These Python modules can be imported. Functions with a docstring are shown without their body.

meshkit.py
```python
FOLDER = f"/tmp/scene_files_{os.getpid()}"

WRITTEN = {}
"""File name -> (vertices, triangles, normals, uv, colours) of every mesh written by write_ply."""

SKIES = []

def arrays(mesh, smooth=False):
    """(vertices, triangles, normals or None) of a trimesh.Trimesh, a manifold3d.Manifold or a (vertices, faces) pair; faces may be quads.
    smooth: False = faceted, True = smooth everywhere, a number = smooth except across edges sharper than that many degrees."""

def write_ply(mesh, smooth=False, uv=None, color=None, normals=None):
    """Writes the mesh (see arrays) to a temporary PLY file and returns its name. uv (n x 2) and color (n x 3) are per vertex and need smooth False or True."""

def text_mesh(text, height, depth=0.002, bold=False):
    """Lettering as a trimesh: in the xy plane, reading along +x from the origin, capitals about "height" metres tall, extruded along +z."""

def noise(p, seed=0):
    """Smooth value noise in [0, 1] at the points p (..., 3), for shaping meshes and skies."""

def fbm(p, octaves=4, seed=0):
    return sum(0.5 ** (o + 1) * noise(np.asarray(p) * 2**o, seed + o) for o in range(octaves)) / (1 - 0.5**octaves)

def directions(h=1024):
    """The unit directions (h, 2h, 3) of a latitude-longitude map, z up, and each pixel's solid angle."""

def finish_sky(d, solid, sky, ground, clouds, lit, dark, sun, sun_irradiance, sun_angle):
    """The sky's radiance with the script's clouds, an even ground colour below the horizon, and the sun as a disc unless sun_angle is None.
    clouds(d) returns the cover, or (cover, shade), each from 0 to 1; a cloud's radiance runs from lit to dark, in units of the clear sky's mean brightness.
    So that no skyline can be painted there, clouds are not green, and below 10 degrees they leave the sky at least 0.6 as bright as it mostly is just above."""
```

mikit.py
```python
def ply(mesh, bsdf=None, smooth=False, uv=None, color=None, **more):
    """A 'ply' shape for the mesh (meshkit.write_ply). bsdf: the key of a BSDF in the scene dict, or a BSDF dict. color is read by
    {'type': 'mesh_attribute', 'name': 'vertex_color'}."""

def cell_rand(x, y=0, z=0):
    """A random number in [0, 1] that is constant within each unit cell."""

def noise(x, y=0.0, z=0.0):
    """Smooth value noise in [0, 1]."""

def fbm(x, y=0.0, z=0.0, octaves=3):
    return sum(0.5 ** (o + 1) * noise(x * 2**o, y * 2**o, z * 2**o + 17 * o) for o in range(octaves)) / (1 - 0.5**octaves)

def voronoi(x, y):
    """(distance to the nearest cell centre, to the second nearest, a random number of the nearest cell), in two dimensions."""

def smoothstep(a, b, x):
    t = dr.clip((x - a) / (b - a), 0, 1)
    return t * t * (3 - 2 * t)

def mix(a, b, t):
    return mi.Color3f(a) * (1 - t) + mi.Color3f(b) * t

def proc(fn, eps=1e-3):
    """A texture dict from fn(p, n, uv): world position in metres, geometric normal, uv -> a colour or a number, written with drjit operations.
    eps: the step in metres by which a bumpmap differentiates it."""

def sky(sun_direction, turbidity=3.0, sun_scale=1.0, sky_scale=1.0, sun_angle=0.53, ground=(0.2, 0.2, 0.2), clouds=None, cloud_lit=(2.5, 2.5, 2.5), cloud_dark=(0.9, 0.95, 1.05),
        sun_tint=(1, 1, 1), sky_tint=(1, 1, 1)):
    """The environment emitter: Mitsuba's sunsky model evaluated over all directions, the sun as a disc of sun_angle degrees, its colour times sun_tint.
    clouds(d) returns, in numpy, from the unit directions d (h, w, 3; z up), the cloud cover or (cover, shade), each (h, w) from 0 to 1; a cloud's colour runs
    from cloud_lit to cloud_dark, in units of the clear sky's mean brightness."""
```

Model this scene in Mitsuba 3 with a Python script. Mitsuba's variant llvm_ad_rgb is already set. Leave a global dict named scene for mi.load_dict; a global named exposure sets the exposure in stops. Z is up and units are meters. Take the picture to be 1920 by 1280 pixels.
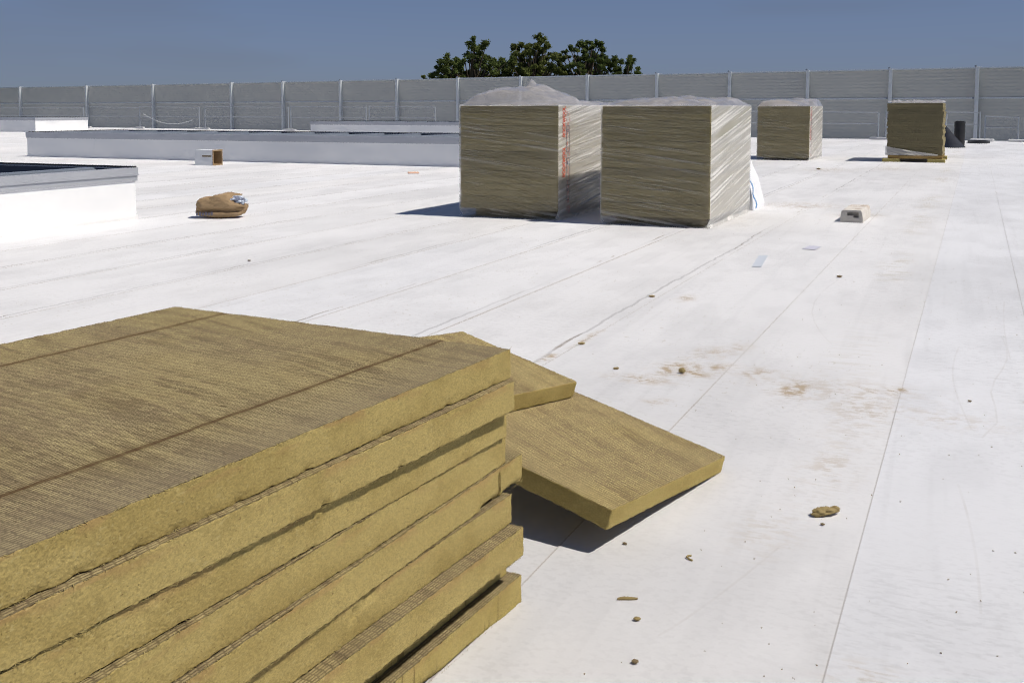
import math, random
import numpy as np, trimesh, mitsuba as mi, drjit as dr
import manifold3d as m3
import mikit, meshkit
from mikit import noise, fbm, smoothstep, mix, cell_rand, proc

scene, labels = {"type": "scene"}, {}
T4 = mi.ScalarTransform4f

# ------------------------------------------------------------------ camera, sky, exposure
H, F_PX, VX = 1.3, 1975.0, 1832.0            # eye height, focal length in pixels of a 1920 wide picture
PITCH = math.atan((361.0 - 205.0) / F_PX)
YAW = math.atan((VX - 960.0) * math.cos(PITCH) / F_PX)
FW = np.array([-math.sin(YAW) * math.cos(PITCH), math.cos(YAW) * math.cos(PITCH), -math.sin(PITCH)])
scene["camera"] = {
    "type": "perspective", "fov": math.degrees(2 * math.atan(960 / F_PX)), "fov_axis": "x",
    "near_clip": 0.05, "far_clip": 6000.0,
    "principal_point_offset_x": 0.0, "principal_point_offset_y": (640.0 - 361.0) / 1280.0,
    "to_world": T4().look_at(origin=[0, 0, H], target=[float(v) for v in np.array([0, 0, H]) + FW], up=[0, 0, 1]),
}
SUN_EL, SUN_AZ = math.radians(56), math.radians(3)
SUN = [math.cos(SUN_EL) * math.cos(SUN_AZ), math.cos(SUN_EL) * math.sin(SUN_AZ), math.sin(SUN_EL)]


def thin_haze(d):
    """faint high streaks low in the sky"""
    p = np.stack([d[..., 0] * 3, d[..., 1] * 3, d[..., 2] * 16], -1)
    n = meshkit.fbm(p + 7.3, 4)
    return np.clip((n - 0.47) * 1.1, 0, 0.16) * np.clip(d[..., 2] * 20, 0, 1)


scene["sky"] = mikit.sky(SUN, turbidity=2.6, sky_scale=0.44, sky_tint=(1.0, 0.94, 1.08), sun_tint=(0.88, 0.985, 1.17), clouds=thin_haze,
                         cloud_lit=(1.0, 1.0, 1.05), cloud_dark=(0.8, 0.82, 0.9), ground=(0.25, 0.26, 0.25))
exposure = 1.56

# ------------------------------------------------------------------ helpers
USED = {}


def numbered(name):
    n = USED.get(name, 0)
    USED[name] = n + 1
    return name if n == 0 else f"{name}_{n:03d}"


def tag(key, label, cat=None, group=None, kind=None):
    e = {"label": label} if label else {}
    if cat:
        e["category"] = cat
    if group:
        e["group"] = group
    if kind:
        e["kind"] = kind
    labels[key] = e
    return key


def thing(name, label, cat, group=None):
    return tag(numbered(name), label, cat, group)


def obj(name, mesh, bsdf, parent=None, smooth=False, uv=None, label=None, kind=None, **more):
    key = numbered((parent + "__" if parent else "") + name)
    scene[key] = mikit.ply(mesh, bsdf, smooth=smooth, uv=uv, **more)
    if label or kind:
        tag(key, label, kind=kind)
    return key


def cat(*ms):
    ms = [m if isinstance(m, trimesh.Trimesh) else trimesh.Trimesh(*m, process=False) for m in ms]
    return trimesh.util.concatenate(ms)


def box(x0, x1, y0, y1, z0, z1):
    m = trimesh.creation.box([x1 - x0, y1 - y0, z1 - z0])
    m.apply_translation([(x0 + x1) / 2, (y0 + y1) / 2, (z0 + z1) / 2])
    return m


def rbox(sx, sy, sz, r):
    """box with chamfered edges, centred"""
    pts = []
    for a in (-1, 1):
        for b in (-1, 1):
            for c in (-1, 1):
                x, y, z = a * sx / 2, b * sy / 2, c * sz / 2
                pts += [(x - a * r, y - b * r, z), (x - a * r, y, z - c * r), (x, y - b * r, z - c * r)]
    return trimesh.convex.convex_hull(np.array(pts))


def at(m, x=0, y=0, z=0, rz=0.0):
    m = m.copy()
    m.apply_transform(trimesh.transformations.rotation_matrix(rz, [0, 0, 1]))
    m.apply_translation([x, y, z])
    return m


def tube(pts, r, sides=8):
    """swept tube with caps along a polyline"""
    p = np.asarray(pts, float)
    t = np.gradient(p, axis=0)
    t /= np.linalg.norm(t, axis=1, keepdims=True)
    ref = np.where(np.abs(t[:, 2:]) < 0.9, [[0, 0, 1.0]], [[1.0, 0, 0]])
    a = np.cross(t, ref)
    a /= np.linalg.norm(a, axis=1, keepdims=True)
    b = np.cross(t, a)
    ang = np.arange(sides) * 2 * np.pi / sides
    r = np.broadcast_to(r, (len(p),))
    v = p[:, None] + r[:, None, None] * (np.cos(ang)[None, :, None] * a[:, None] + np.sin(ang)[None, :, None] * b[:, None])
    f = []
    for i in range(len(p) - 1):
        for j in range(sides):
            k = (j + 1) % sides
            f += [[i * sides + j, (i + 1) * sides + j, (i + 1) * sides + k], [i * sides + j, (i + 1) * sides + k, i * sides + k]]
    v = np.vstack([v.reshape(-1, 3), p[:1], p[-1:]])
    n = len(p) * sides
    for j in range(sides):
        k = (j + 1) % sides
        f += [[n, j, k], [n + 1, (len(p) - 1) * sides + k, (len(p) - 1) * sides + j]]
    m = trimesh.Trimesh(v, f, process=False)
    m.fix_normals()
    return m


def grid_faces(nu, nv, base=0, flip=False):
    i, j = np.meshgrid(np.arange(nu - 1), np.arange(nv - 1), indexing="ij")
    a = base + i * nv + j
    q = np.stack([a, a + nv, a + nv + 1, a + 1], -1).reshape(-1, 4)
    if flip:
        q = q[:, ::-1]
    return np.vstack([q[:, [0, 1, 2]], q[:, [0, 2, 3]]])


def coords(n, r, step):
    """sample positions along an edge of length n: dense at the rounded ends"""
    e = [0, 0.25 * r, 0.6 * r, r]
    k = max(2, int(round((n - 2 * r) / step)))
    return np.unique(np.round(np.r_[e, np.linspace(r, n - r, k + 1), n - np.array(e[::-1])], 6))


def vnoise(p, f, seed):
    return np.stack([meshkit.fbm(p * f + s, 2, seed + s) - 0.5 for s in (0, 11, 23)], -1)


def board_mesh(sx, sy, sz, r=0.004, step=0.012, top_step=None, amp=0.0016, seed=1, bow=0.0, gouges=(), toothed=True, extra=()):
    """a mineral wool slab, corner at the origin, x 0..sx, y 0..sy, z 0..sz. uv: top face = local metres, sides = (10 + perimeter, z)."""
    top_step = top_step or step
    V, UV, Fc, base = [], [], [], 0
    size = np.array([sx, sy, sz])
    per = {(1, 1): 0.0, (0, 1): 3.0, (1, 0): 6.0, (0, 0): 9.0}
    for ax in range(3):
        o = [k for k in range(3) if k != ax]
        st = top_step if ax == 2 else step
        cu = coords(size[o[0]], r, st)
        cv = coords(size[o[1]], r, st if o[1] != 2 else min(step, sz / 6))
        if extra and ax == 0:
            cu = np.unique(np.r_[cu, extra])
        for side in (0, 1):
            P = np.zeros((len(cu), len(cv), 3))
            P[..., o[0]] = cu[:, None]
            P[..., o[1]] = cv[None, :]
            P[..., ax] = size[ax] * side
            uv = np.zeros((len(cu), len(cv), 2))
            if ax == 2:
                uv[..., 0] = P[..., 0] + (0 if side else 3.0)
                uv[..., 1] = P[..., 1]
            else:
                uv[..., 0] = 10 + P[..., o[0]] + per[(side, ax)]
                uv[..., 1] = P[..., 2]
            V.append(P.reshape(-1, 3))
            UV.append(uv.reshape(-1, 2))
            Fc.append(grid_faces(len(cu), len(cv), base, flip=(side == 0) != (ax == 1)))
            base += len(cu) * len(cv)
    P, UV, Fc = np.vstack(V), np.vstack(UV), np.vstack(Fc)
    q = np.clip(P, r, size - r)
    d = P - q
    n = np.linalg.norm(d, axis=1, keepdims=True)
    edge = (np.sum((P < r * 1.01) | (P > size - r * 1.01), axis=1) >= 2)[:, None]
    P2 = np.where(n > 1e-9, q + d / np.maximum(n, 1e-9) * r, P)
    P2 = P2 + amp * 0.8 * vnoise(P, 28.0, seed) + amp * 0.9 * vnoise(P, 110.0, seed + 50)
    if toothed:
        P2 = P2 + np.where(edge, amp * 2.0 * vnoise(P, 210.0, seed + 90), 0)
    P2 += amp * 1.5 * vnoise(P, 3.0, seed + 70)
    P2[:, 2] += bow * np.sin(np.pi * P[:, 1] / sy)
    for (gy, hw, z0, z1, depth) in gouges:                   # notches in the x = sx face
        w = np.clip(1 - np.abs(P[:, 1] - gy) / hw, 0, 1) ** 0.6 * ((P[:, 2] >= z0) & (P[:, 2] <= z1)) * (P[:, 0] > sx - 0.02)
        P2[:, 0] -= depth * w * (0.6 + 0.8 * meshkit.noise(P * 160, seed))
    return trimesh.Trimesh(P2, Fc, process=False), UV


# ------------------------------------------------------------------ materials
def c3(a):
    return mi.Color3f(*a)


def srgb(r, g, b):
    f = lambda v: (v / 255 / 12.92) if v <= 10 else ((v / 255 + 0.055) / 1.055) ** 2.4
    return (f(r), f(g), f(b))


def principled(name, col, rough=0.6, **k):
    scene[name] = {"type": "twosided", "bsdf": {"type": "principled", "base_color": col if isinstance(col, dict) else {"type": "rgb", "value": list(col)}, "roughness": rough, **k}}
    return name


SIDE = (0.465, 0.375, 0.158)
TOPC = (0.40, 0.33, 0.178)


def wool_color(p, n, uv):
    side = uv.x > 9.0
    # sides: felted fibre
    f1 = fbm(uv.x * 9, uv.y * 14, 1.0, 3)
    f2 = noise(uv.x * 260, uv.y * 420, 3.0)
    f3 = noise(uv.x * 700, uv.y * 700, 5.0)
    cs = mix(SIDE, (0.40, 0.315, 0.125), smoothstep(0.35, 0.75, f1))
    cs = cs * (0.70 + 0.36 * f2 + 0.27 * f3)
    cs = mix(cs, (0.55, 0.47, 0.24), 0.55 * smoothstep(0.80, 0.93, noise(uv.x * 170, uv.y * 320, 9.0)))
    cs = mix(cs, (0.16, 0.11, 0.05), 0.6 * smoothstep(0.93, 0.98, noise(uv.x * 190, uv.y * 230, 12.0)))
    cs = mix(cs, (0.42, 0.26, 0.13), 0.45 * smoothstep(0.5, 0.75, noise(uv.x * 14, uv.y * 70, 2.0)) * smoothstep(0.045, 0.075, uv.y))
    # faces: rows of little dashes from the mesh belt, dark bands across
    x, y = uv.x, uv.y
    w = 0.004 * (fbm(x * 7, y * 7, 4.0, 2) - 0.5)
    row = x / 0.0072 + w * 120
    ph = dr.abs(row - dr.floor(row) - 0.5) * 2
    dash = y / 0.021 + 0.6 * noise(x * 14, y * 2, 5.0) + 0.25 * cell_rand(dr.floor(row), 3)
    dp = dr.abs(dash - dr.floor(dash) - 0.5) * 2
    lit = smoothstep(0.70, 0.30, ph) * smoothstep(0.98, 0.62, dp) * (0.5 + 0.6 * cell_rand(dr.floor(row), dr.floor(dash)))
    yb = y + 0.22 * x + 0.035 * (noise(x * 5, y * 2, 6.0) - 0.5)
    band = 0.5 * fbm(x * 1.3, yb * 21.0, 8.0, 3) + 0.5 * fbm(x * 4.0, yb * 60.0, 5.0, 2)
    band2 = noise(x * 5.0, yb * 75.0, 2.0)
    ct = mix(TOPC, (0.275, 0.218, 0.125), smoothstep(0.42, 0.66, band))
    ct = mix(ct, (0.32, 0.26, 0.17), 0.45 * smoothstep(0.45, 0.7, fbm(x * 3, y * 3, 2.0, 2)))
    ct = ct * (0.84 + 0.2 * band2) * (0.66 + 0.62 * lit)
    ct = mix(ct, (0.52, 0.45, 0.25), 0.6 * lit * smoothstep(0.35, 0.7, noise(x * 30, y * 30, 1.0)))
    ct = ct * (0.88 + 0.24 * noise(x * 520, y * 520, 3.0))
    ct = mix(ct, (0.07, 0.045, 0.02), 0.7 * smoothstep(0.955, 0.985, noise(x * 75, y * 55, 21.0)))
    cs = cs * mi.Color3f(0.755, 0.735, 0.675)
    out = mi.Color3f(ct) * mi.Color3f(0.70, 0.68, 0.635)
    return mi.Color3f(dr.select(side, cs.x, out.x), dr.select(side, cs.y, out.y), dr.select(side, cs.z, out.z))


def wool_scored(p, n, uv):
    """the top slab: two brown scorched score lines along its length"""
    c = wool_color(p, n, uv)
    x = uv.x + 0.004 * (noise(uv.y * 14, 1.0) - 0.5)
    k = dr.maximum(smoothstep(0.009, 0.0035, dr.abs(x - 0.215)), smoothstep(0.009, 0.0035, dr.abs(x - 0.985)))
    k = k * (0.55 + 0.45 * noise(uv.y * 40, uv.x * 200)) * dr.select(uv.x < 2.0, 1.0, 0.0)
    halo = dr.maximum(smoothstep(0.03, 0.0, dr.abs(x - 0.215)), smoothstep(0.03, 0.0, dr.abs(x - 0.985))) * dr.select(uv.x < 2.0, 1.0, 0.0)
    c = mix(c, (0.13, 0.09, 0.04), 0.35 * halo)
    edge = smoothstep(0.97, 1.19, uv.x) * dr.select(uv.x < 2.0, 1.0, 0.0)
    c = mix(c, (0.19, 0.155, 0.105), 0.40 * edge)
    return mix(c, (0.065, 0.036, 0.016), 0.85 * k)


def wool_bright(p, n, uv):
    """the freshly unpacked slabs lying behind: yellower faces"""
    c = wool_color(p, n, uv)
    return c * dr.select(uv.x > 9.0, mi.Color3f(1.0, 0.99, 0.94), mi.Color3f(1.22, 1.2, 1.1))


def wool_sawn(p, n, uv):
    """slabs whose long side shows upright saw strokes"""
    c = wool_color(p, n, uv)
    k = smoothstep(0.86, 0.95, noise(uv.x * 85, uv.y * 6, 4.0)) * dr.select(uv.x > 9.0, 1.0, 0.0)
    c = mix(c, (0.34, 0.27, 0.075), 0.35 * dr.select(uv.x > 9.0, 1.0, 0.0) * noise(uv.x * 160, uv.y * 5, 7.0))
    return mix(c, (0.11, 0.08, 0.03), 0.7 * k)


def wool_bump(p, n, uv):
    side = uv.x > 9.0
    s = 0.0010 * noise(uv.x * 330, uv.y * 330, 1.0) + 0.0008 * fbm(uv.x * 90, uv.y * 130, 2.0, 2)
    row = uv.x / 0.0072 + 0.48 * (fbm(uv.x * 7, uv.y * 7, 4.0, 2) - 0.5)
    ph = dr.abs(row - dr.floor(row) - 0.5) * 2
    dash = uv.y / 0.021 + 0.6 * noise(uv.x * 14, uv.y * 2, 5.0) + 0.25 * cell_rand(dr.floor(row), 3)
    dp = dr.abs(dash - dr.floor(dash) - 0.5) * 2
    t = 0.0010 * smoothstep(0.9, 0.3, ph) * smoothstep(1.0, 0.5, dp) + 0.0005 * noise(uv.x * 400, uv.y * 400, 2.0)
    return dr.select(side, s, t)


def wool_material(name, fn, bump=True):
    b = {"type": "principled", "base_color": proc(fn), "roughness": 0.95, "specular": 0.12}
    if bump:
        b = {"type": "bumpmap", "arbitrary": proc(wool_bump, eps=8e-4), "scale": 1.0, "bsdf": b}
    scene[name] = {"type": "twosided", "bsdf": b}


wool_material("mat_wool", wool_color)
wool_material("mat_wool_scored", wool_scored)
wool_material("mat_wool_bright", wool_bright)
wool_material("mat_wool_sawn", wool_sawn)


def pack_color(tone):
    def fn(p, n, uv):
        f1 = fbm(uv.x * 5, uv.y * 30, uv.x * 0.1, 3)
        c = mix((0.27 * tone, 0.222 * tone, 0.102 * tone), (0.225 * tone, 0.182 * tone, 0.082 * tone), smoothstep(0.3, 0.7, f1))
        return c * (0.86 + 0.28 * noise(uv.x * 120, uv.y * 120, 2.0))
    return fn


for i, tone in enumerate((1.0, 0.84, 1.14)):
    principled(f"mat_pack_{i}", proc(pack_color(tone)), 0.95, specular=0.1)

for i, tone in enumerate((1.0, 0.86)):
    principled(f"mat_pack_grey_{i}", proc((lambda f: lambda p, n, uv: mix(f(p, n, uv), (0.17, 0.155, 0.115), 0.5))(pack_color(tone * 0.95))), 0.95, specular=0.1)

SEAMS = [0.315, -0.28, -1.1, -1.98, -2.85] + [-2.85 - 0.885 * k for k in range(1, 86)]
SMEARS = [  # x, y, rx, ry, strength : trodden-in wool dust
    (-1.33, 5.12, .10, .16, .9), (-1.46, 4.83, .13, .07, .7), (-1.26, 5.5, .10, .14, .45), (-1.14, 5.72, .06, .10, .35), (-1.13, 5.2, .06, .10, .8),
    (-1.26, 5.02, .10, .05, .6), (-.95, 5.17, .07, .10, .55), (-.735, 4.93, .05, .13, 1.0), (-.356, 5.07, .05, .05, .8), (-.29, 5.14, .05, .05, .7),
    (-1.27, 4.5, .05, .05, .6), (-1.79, 7.05, .05, .12, .8), (-2.02, 5.07, .03, .1, .8), (-1.99, 5.6, .03, .25, .5), (-.55, 5.0, .35, .25, .22),
    (-.42, 4.6, .12, .3, .18), (-.45, 3.9, .1, .3, .22), (-.55, 3.2, .1, .2, .15), (-.15, 4.7, .3, .12, .2), (-.2, 2.45, .08, .07, .3), (-.02, 2.4, .05, .05, .35),
    (-2.2, 14.6, .5, .5, .35), (-2.9, 12.4, .5, .9, .22), (-1.3, 13.5, .25, .3, .5), (-2.9, 23.5, .5, .8, .3), (-1.7, 24.5, .5, 1.0, .25)]
ARCS = [[(-.93, 8.3), (-.97, 7.6), (-.93, 6.9), (-.80, 6.3), (-.70, 6.0)], [(.17, 6.6), (.19, 6.1), (.15, 5.7), (.10, 5.3), (.12, 4.9), (.06, 4.5)],
        [(-.05, 6.2), (-.07, 5.6), (-.04, 5.1), (.02, 4.6)], [(-.5, 3.1), (-.6, 2.7), (-.68, 2.45)], [(.21, 7.8), (.19, 6.9), (.2, 6.0)], [(-.02, 3.9), (.03, 3.4), (.05, 2.9)]]




def smooth_arc(a):
    from scipy.interpolate import CubicSpline
    a = np.array(a)
    u = np.linspace(0, len(a) - 1, 9)
    return [tuple(q) for q in CubicSpline(np.arange(len(a)), a)(u).round(4).tolist()]


ARCS = [smooth_arc(a) for a in ARCS]


def roof_color(p, n, uv):
    x, y = p.x, p.y
    idx = dr.select(x > -2.85, dr.select(x > -1.98, dr.select(x > -1.1, dr.select(x > -0.28, 3.0, 2.0), 1.0), 0.0), -1 - dr.floor((-2.85 - x) / 0.885))
    seam_l = dr.select(x > -2.85, dr.select(x > -1.98, dr.select(x > -1.1, dr.select(x > -0.28, dr.select(x > 0.315, 0.315, -0.28), -1.1), -1.98), -2.85),
                       -2.85 - 0.885 * (dr.floor((-2.85 - x) / 0.885) + 1))
    seam_r = dr.select(x > 0.315, 1.62, dr.select(x > -2.85, dr.select(x > -1.98, dr.select(x > -1.1, dr.select(x > -0.28, 0.315, -0.28), -1.1), -1.98), -2.85 - 0.885 * dr.floor((-2.85 - x) / 0.885)))
    warm = (0.80, 0.795, 0.785)
    cool = (0.78, 0.795, 0.82)
    c = mix(warm, cool, dr.select(x > -0.28, 0.9, 0.25 + 0.4 * cell_rand(idx, 4)))
    c = c * (0.955 + 0.05 * cell_rand(idx, 9))
    big = fbm(x * 0.9 + 3, y * 0.35, 1.0, 4)
    c = c * (1.0 - 0.10 * smoothstep(0.35, 0.7, big)) * (1.0 - 0.06 * smoothstep(0.4, 0.75, fbm(x * 5, y * 2.2, 6.0, 3)))
    # walked-over strip: cross strokes and boot scuffs
    scuff = smoothstep(0.50, 0.80, 0.5 * noise(x * 14, y * 62 + 3 * noise(x * 7, y * 3), 3.0) + 0.5 * noise(x * 45, y * 130, 5.0)) * smoothstep(0.4, 0.65, fbm(x * 1.6, y * 0.7, 8.0, 2))
    c = c * (1.0 - 0.085 * scuff * dr.select(x > -1.1, 1.0, 0.45))
    tread = smoothstep(0.22, 0.0, dr.abs(x + 0.55 + 0.05 * noise(y * 1.3, 3.0))) * smoothstep(0.45, 0.8, noise(x * 9 + 2 * noise(y * 6), y * 40, 6.0))
    c = mix(c, (0.60, 0.57, 0.51), 0.75 * tread * smoothstep(0.3, 0.6, noise(y * 0.9, 7.0)))
    streak = smoothstep(0.62, 0.8, fbm(x * 22 + 0.6 * y, y * 0.8, 5.0, 2))
    c = c * (1.0 - 0.03 * streak)
    dust = fbm(x * 55, y * 75, 3.0, 3)
    c = c * (1.0 - 0.055 * smoothstep(0.45, 0.75, dust) * (0.4 + 0.6 * smoothstep(0.35, 0.6, fbm(x * 1.7, y * 1.1, 9.0, 2))))
    c = c * (0.985 + 0.03 * noise(x * 310, y * 310, 4.0))
    grit = smoothstep(0.90, 0.97, noise(x * 70, y * 45, 2.0)) * smoothstep(0.5, 0.7, fbm(x * 1.2, y * 0.8, 4.0, 2))
    c = mix(c, (0.42, 0.37, 0.28), 0.45 * grit)
    # dust smears
    s = mi.Float(0)
    for (a, b, rx, ry, k) in SMEARS:
        q = dr.square((x - a) / rx) + dr.square((y - b) / ry)
        s = s + k * dr.exp(-1.1 * q)
    sn = smoothstep(0.42, 0.68, 0.5 * fbm(x * 26 + 3 * noise(y * 5), y * 15, 3.0, 4) + 0.5 * fbm(x * 22, y * 95, 6.0, 3))
    c = mix(c, (0.44, 0.345, 0.225), dr.clip(1.7 * s * (0.10 + 1.0 * sn), 0, 0.88))
    # tyre arcs
    a_ = mi.Float(9)
    for arc in ARCS:
        for (x0, y0), (x1, y1) in zip(arc[:-1], arc[1:]):
            ux, uy = x1 - x0, y1 - y0
            t = dr.clip(((x - x0) * ux + (y - y0) * uy) / (ux * ux + uy * uy), 0, 1)
            a_ = dr.minimum(a_, dr.sqrt(dr.square(x - x0 - t * ux) + dr.square((y - y0 - t * uy))))
    c = mix(c, (0.52, 0.50, 0.47), 0.28 * smoothstep(0.006, 0.002, a_) * (0.3 + 0.7 * noise(x * 30, y * 9)))
    # dirt caught along the laps: a thin line at the edge, blotches on the sealed band beside it
    dl = x - seam_l
    d_r = seam_r - x
    wide = dr.select(x < -2.0, 3.4, dr.select(x > -0.5, 0.7, 1.2))
    thin = smoothstep(0.0045, 0.0015, dl / wide) + smoothstep(0.006, 0.002, d_r / wide)
    c = mix(c, (0.38, 0.335, 0.285), dr.clip(thin, 0, 1) * (0.45 + 0.4 * noise(y * 2.2, idx)) * smoothstep(45.0, 5.0, y) * dr.select(x > -0.5, 0.6, 1.0))
    off = d_r - 0.075 - 0.03 * (noise(y * 0.8, idx + 5) - 0.5) - 0.02 * (noise(y * 9, idx + 2) - 0.5)
    bl = noise(y * 1.5, idx * 3.1, 2.0) * 0.6 + 0.4 * noise(y * 6, idx, 4.0)
    blot = smoothstep(0.004 + 0.05 * dr.maximum(bl - 0.6, 0), 0.001, dr.abs(off)) * smoothstep(0.60, 0.74, bl) * (0.4 + 0.6 * noise(y * 25, x * 50))
    c = mix(c, (0.33, 0.27, 0.21), 0.75 * blot * dr.select(x < -2.0, 1.0, 0.0))
    ridge = smoothstep(0.016, 0.004, dr.abs(off)) * smoothstep(0.3, 0.7, noise(y * 0.6, idx, 8.0))
    c = c * (1 - 0.26 * ridge * dr.select(x < -2.0, 1.0, 0.0))
    # the lap that crosses the sheets
    cross = smoothstep(0.022, 0.006, dr.abs(y - 14.45 - 0.02 * noise(x * 3))) * dr.select(x > -2.6, 1.0, 0.0) * dr.select(x < -0.7, 1.0, 0.0)
    c = mix(c, (0.55, 0.50, 0.44), 0.5 * cross * (0.3 + 0.7 * noise(x * 5, 2.0)))
    return c * 0.86


def roof_bump(p, n, uv):
    return 0.012 * fbm(p.x * 1.3, p.y * 0.5, 2.0, 2) + 0.0042 * fbm(p.x * 7 + 2, p.y * 4, 4.0, 2) + 0.0004 * noise(p.x * 60, p.y * 60, 1.0)


scene["mat_roof"] = {"type": "twosided", "bsdf": {"type": "bumpmap", "arbitrary": proc(roof_bump, eps=4e-3), "scale": 1.0,
                     "bsdf": {"type": "principled", "base_color": proc(roof_color), "roughness": 0.55, "specular": 0.3}}}


def kerb_color(p, n, uv):
    f = fbm(p.x * 1.2 + p.y * 1.1, p.z * 3, p.y * 0.3, 3)
    c = mix((0.86, 0.865, 0.865), (0.80, 0.81, 0.82), smoothstep(0.4, 0.75, f))
    return mix(c, (0.6, 0.58, 0.54), 0.35 * smoothstep(0.07, 0.0, p.z) * noise(p.x * 6 + p.y * 6, 2.0))


def kerb_bump(p, n, uv):
    s = p.x + p.y
    return 0.034 * fbm(s * 0.8 + p.z * 1.6, p.z * 1.1, 3.0, 2) + 0.022 * dr.square(noise(s * 1.1 - p.z * 2.0, p.z * 0.8, 7.0))


scene["mat_kerb"] = {"type": "twosided", "bsdf": {"type": "bumpmap", "arbitrary": proc(kerb_bump, eps=1e-2), "scale": 1.0,
                     "bsdf": {"type": "principled", "base_color": proc(kerb_color), "roughness": 0.6, "specular": 0.3}}}


def metal_color(a, b):
    return lambda p, n, uv: mix(a, b, fbm(p.x * 3 + p.y * 3, p.z * 9, p.y, 3))


principled("mat_alu", proc(metal_color((0.42, 0.44, 0.48), (0.52, 0.54, 0.58))), 0.45, metallic=0.35)
principled("mat_alu_dark", proc(metal_color((0.24, 0.28, 0.34), (0.30, 0.34, 0.40))), 0.4, metallic=0.2)
principled("mat_pit", (0.075, 0.085, 0.11), 0.6)
principled("mat_galv", proc(lambda p, n, uv: mix((0.56, 0.60, 0.64), (0.72, 0.75, 0.77), fbm(p.x * 5, p.z * 4, p.y * 5, 3))), 0.5, metallic=0.25)
principled("mat_barrier", proc(lambda p, n, uv: mix((0.56, 0.56, 0.52), (0.49, 0.495, 0.47), fbm(p.x * 0.35, p.z * 0.8, 2.0, 3)) ), 0.6, specular=0.3)
principled("mat_rail", (0.62, 0.66, 0.70), 0.5, metallic=0.2)
principled("mat_fence_steel", (0.42, 0.45, 0.49), 0.45, metallic=0.4)
principled("mat_rubber", proc(lambda p, n, uv: mix((0.012, 0.012, 0.014), (0.03, 0.03, 0.033), fbm(p.x * 8, p.y * 8, p.z * 8, 3))), 0.45)
principled("mat_concrete", proc(lambda p, n, uv: mix(mix((0.56, 0.53, 0.49), (0.42, 0.395, 0.36), fbm(p.x * 14, p.y * 14, p.z * 14, 3)), (0.30, 0.22, 0.15),
                                                   0.6 * smoothstep(0.5, 0.7, fbm(p.x * 9, p.y * 7, 3.0, 3)) * smoothstep(0.08, 0.13, p.z))), 0.9)
principled("mat_foot_white", (0.66, 0.66, 0.65), 0.9)
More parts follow.
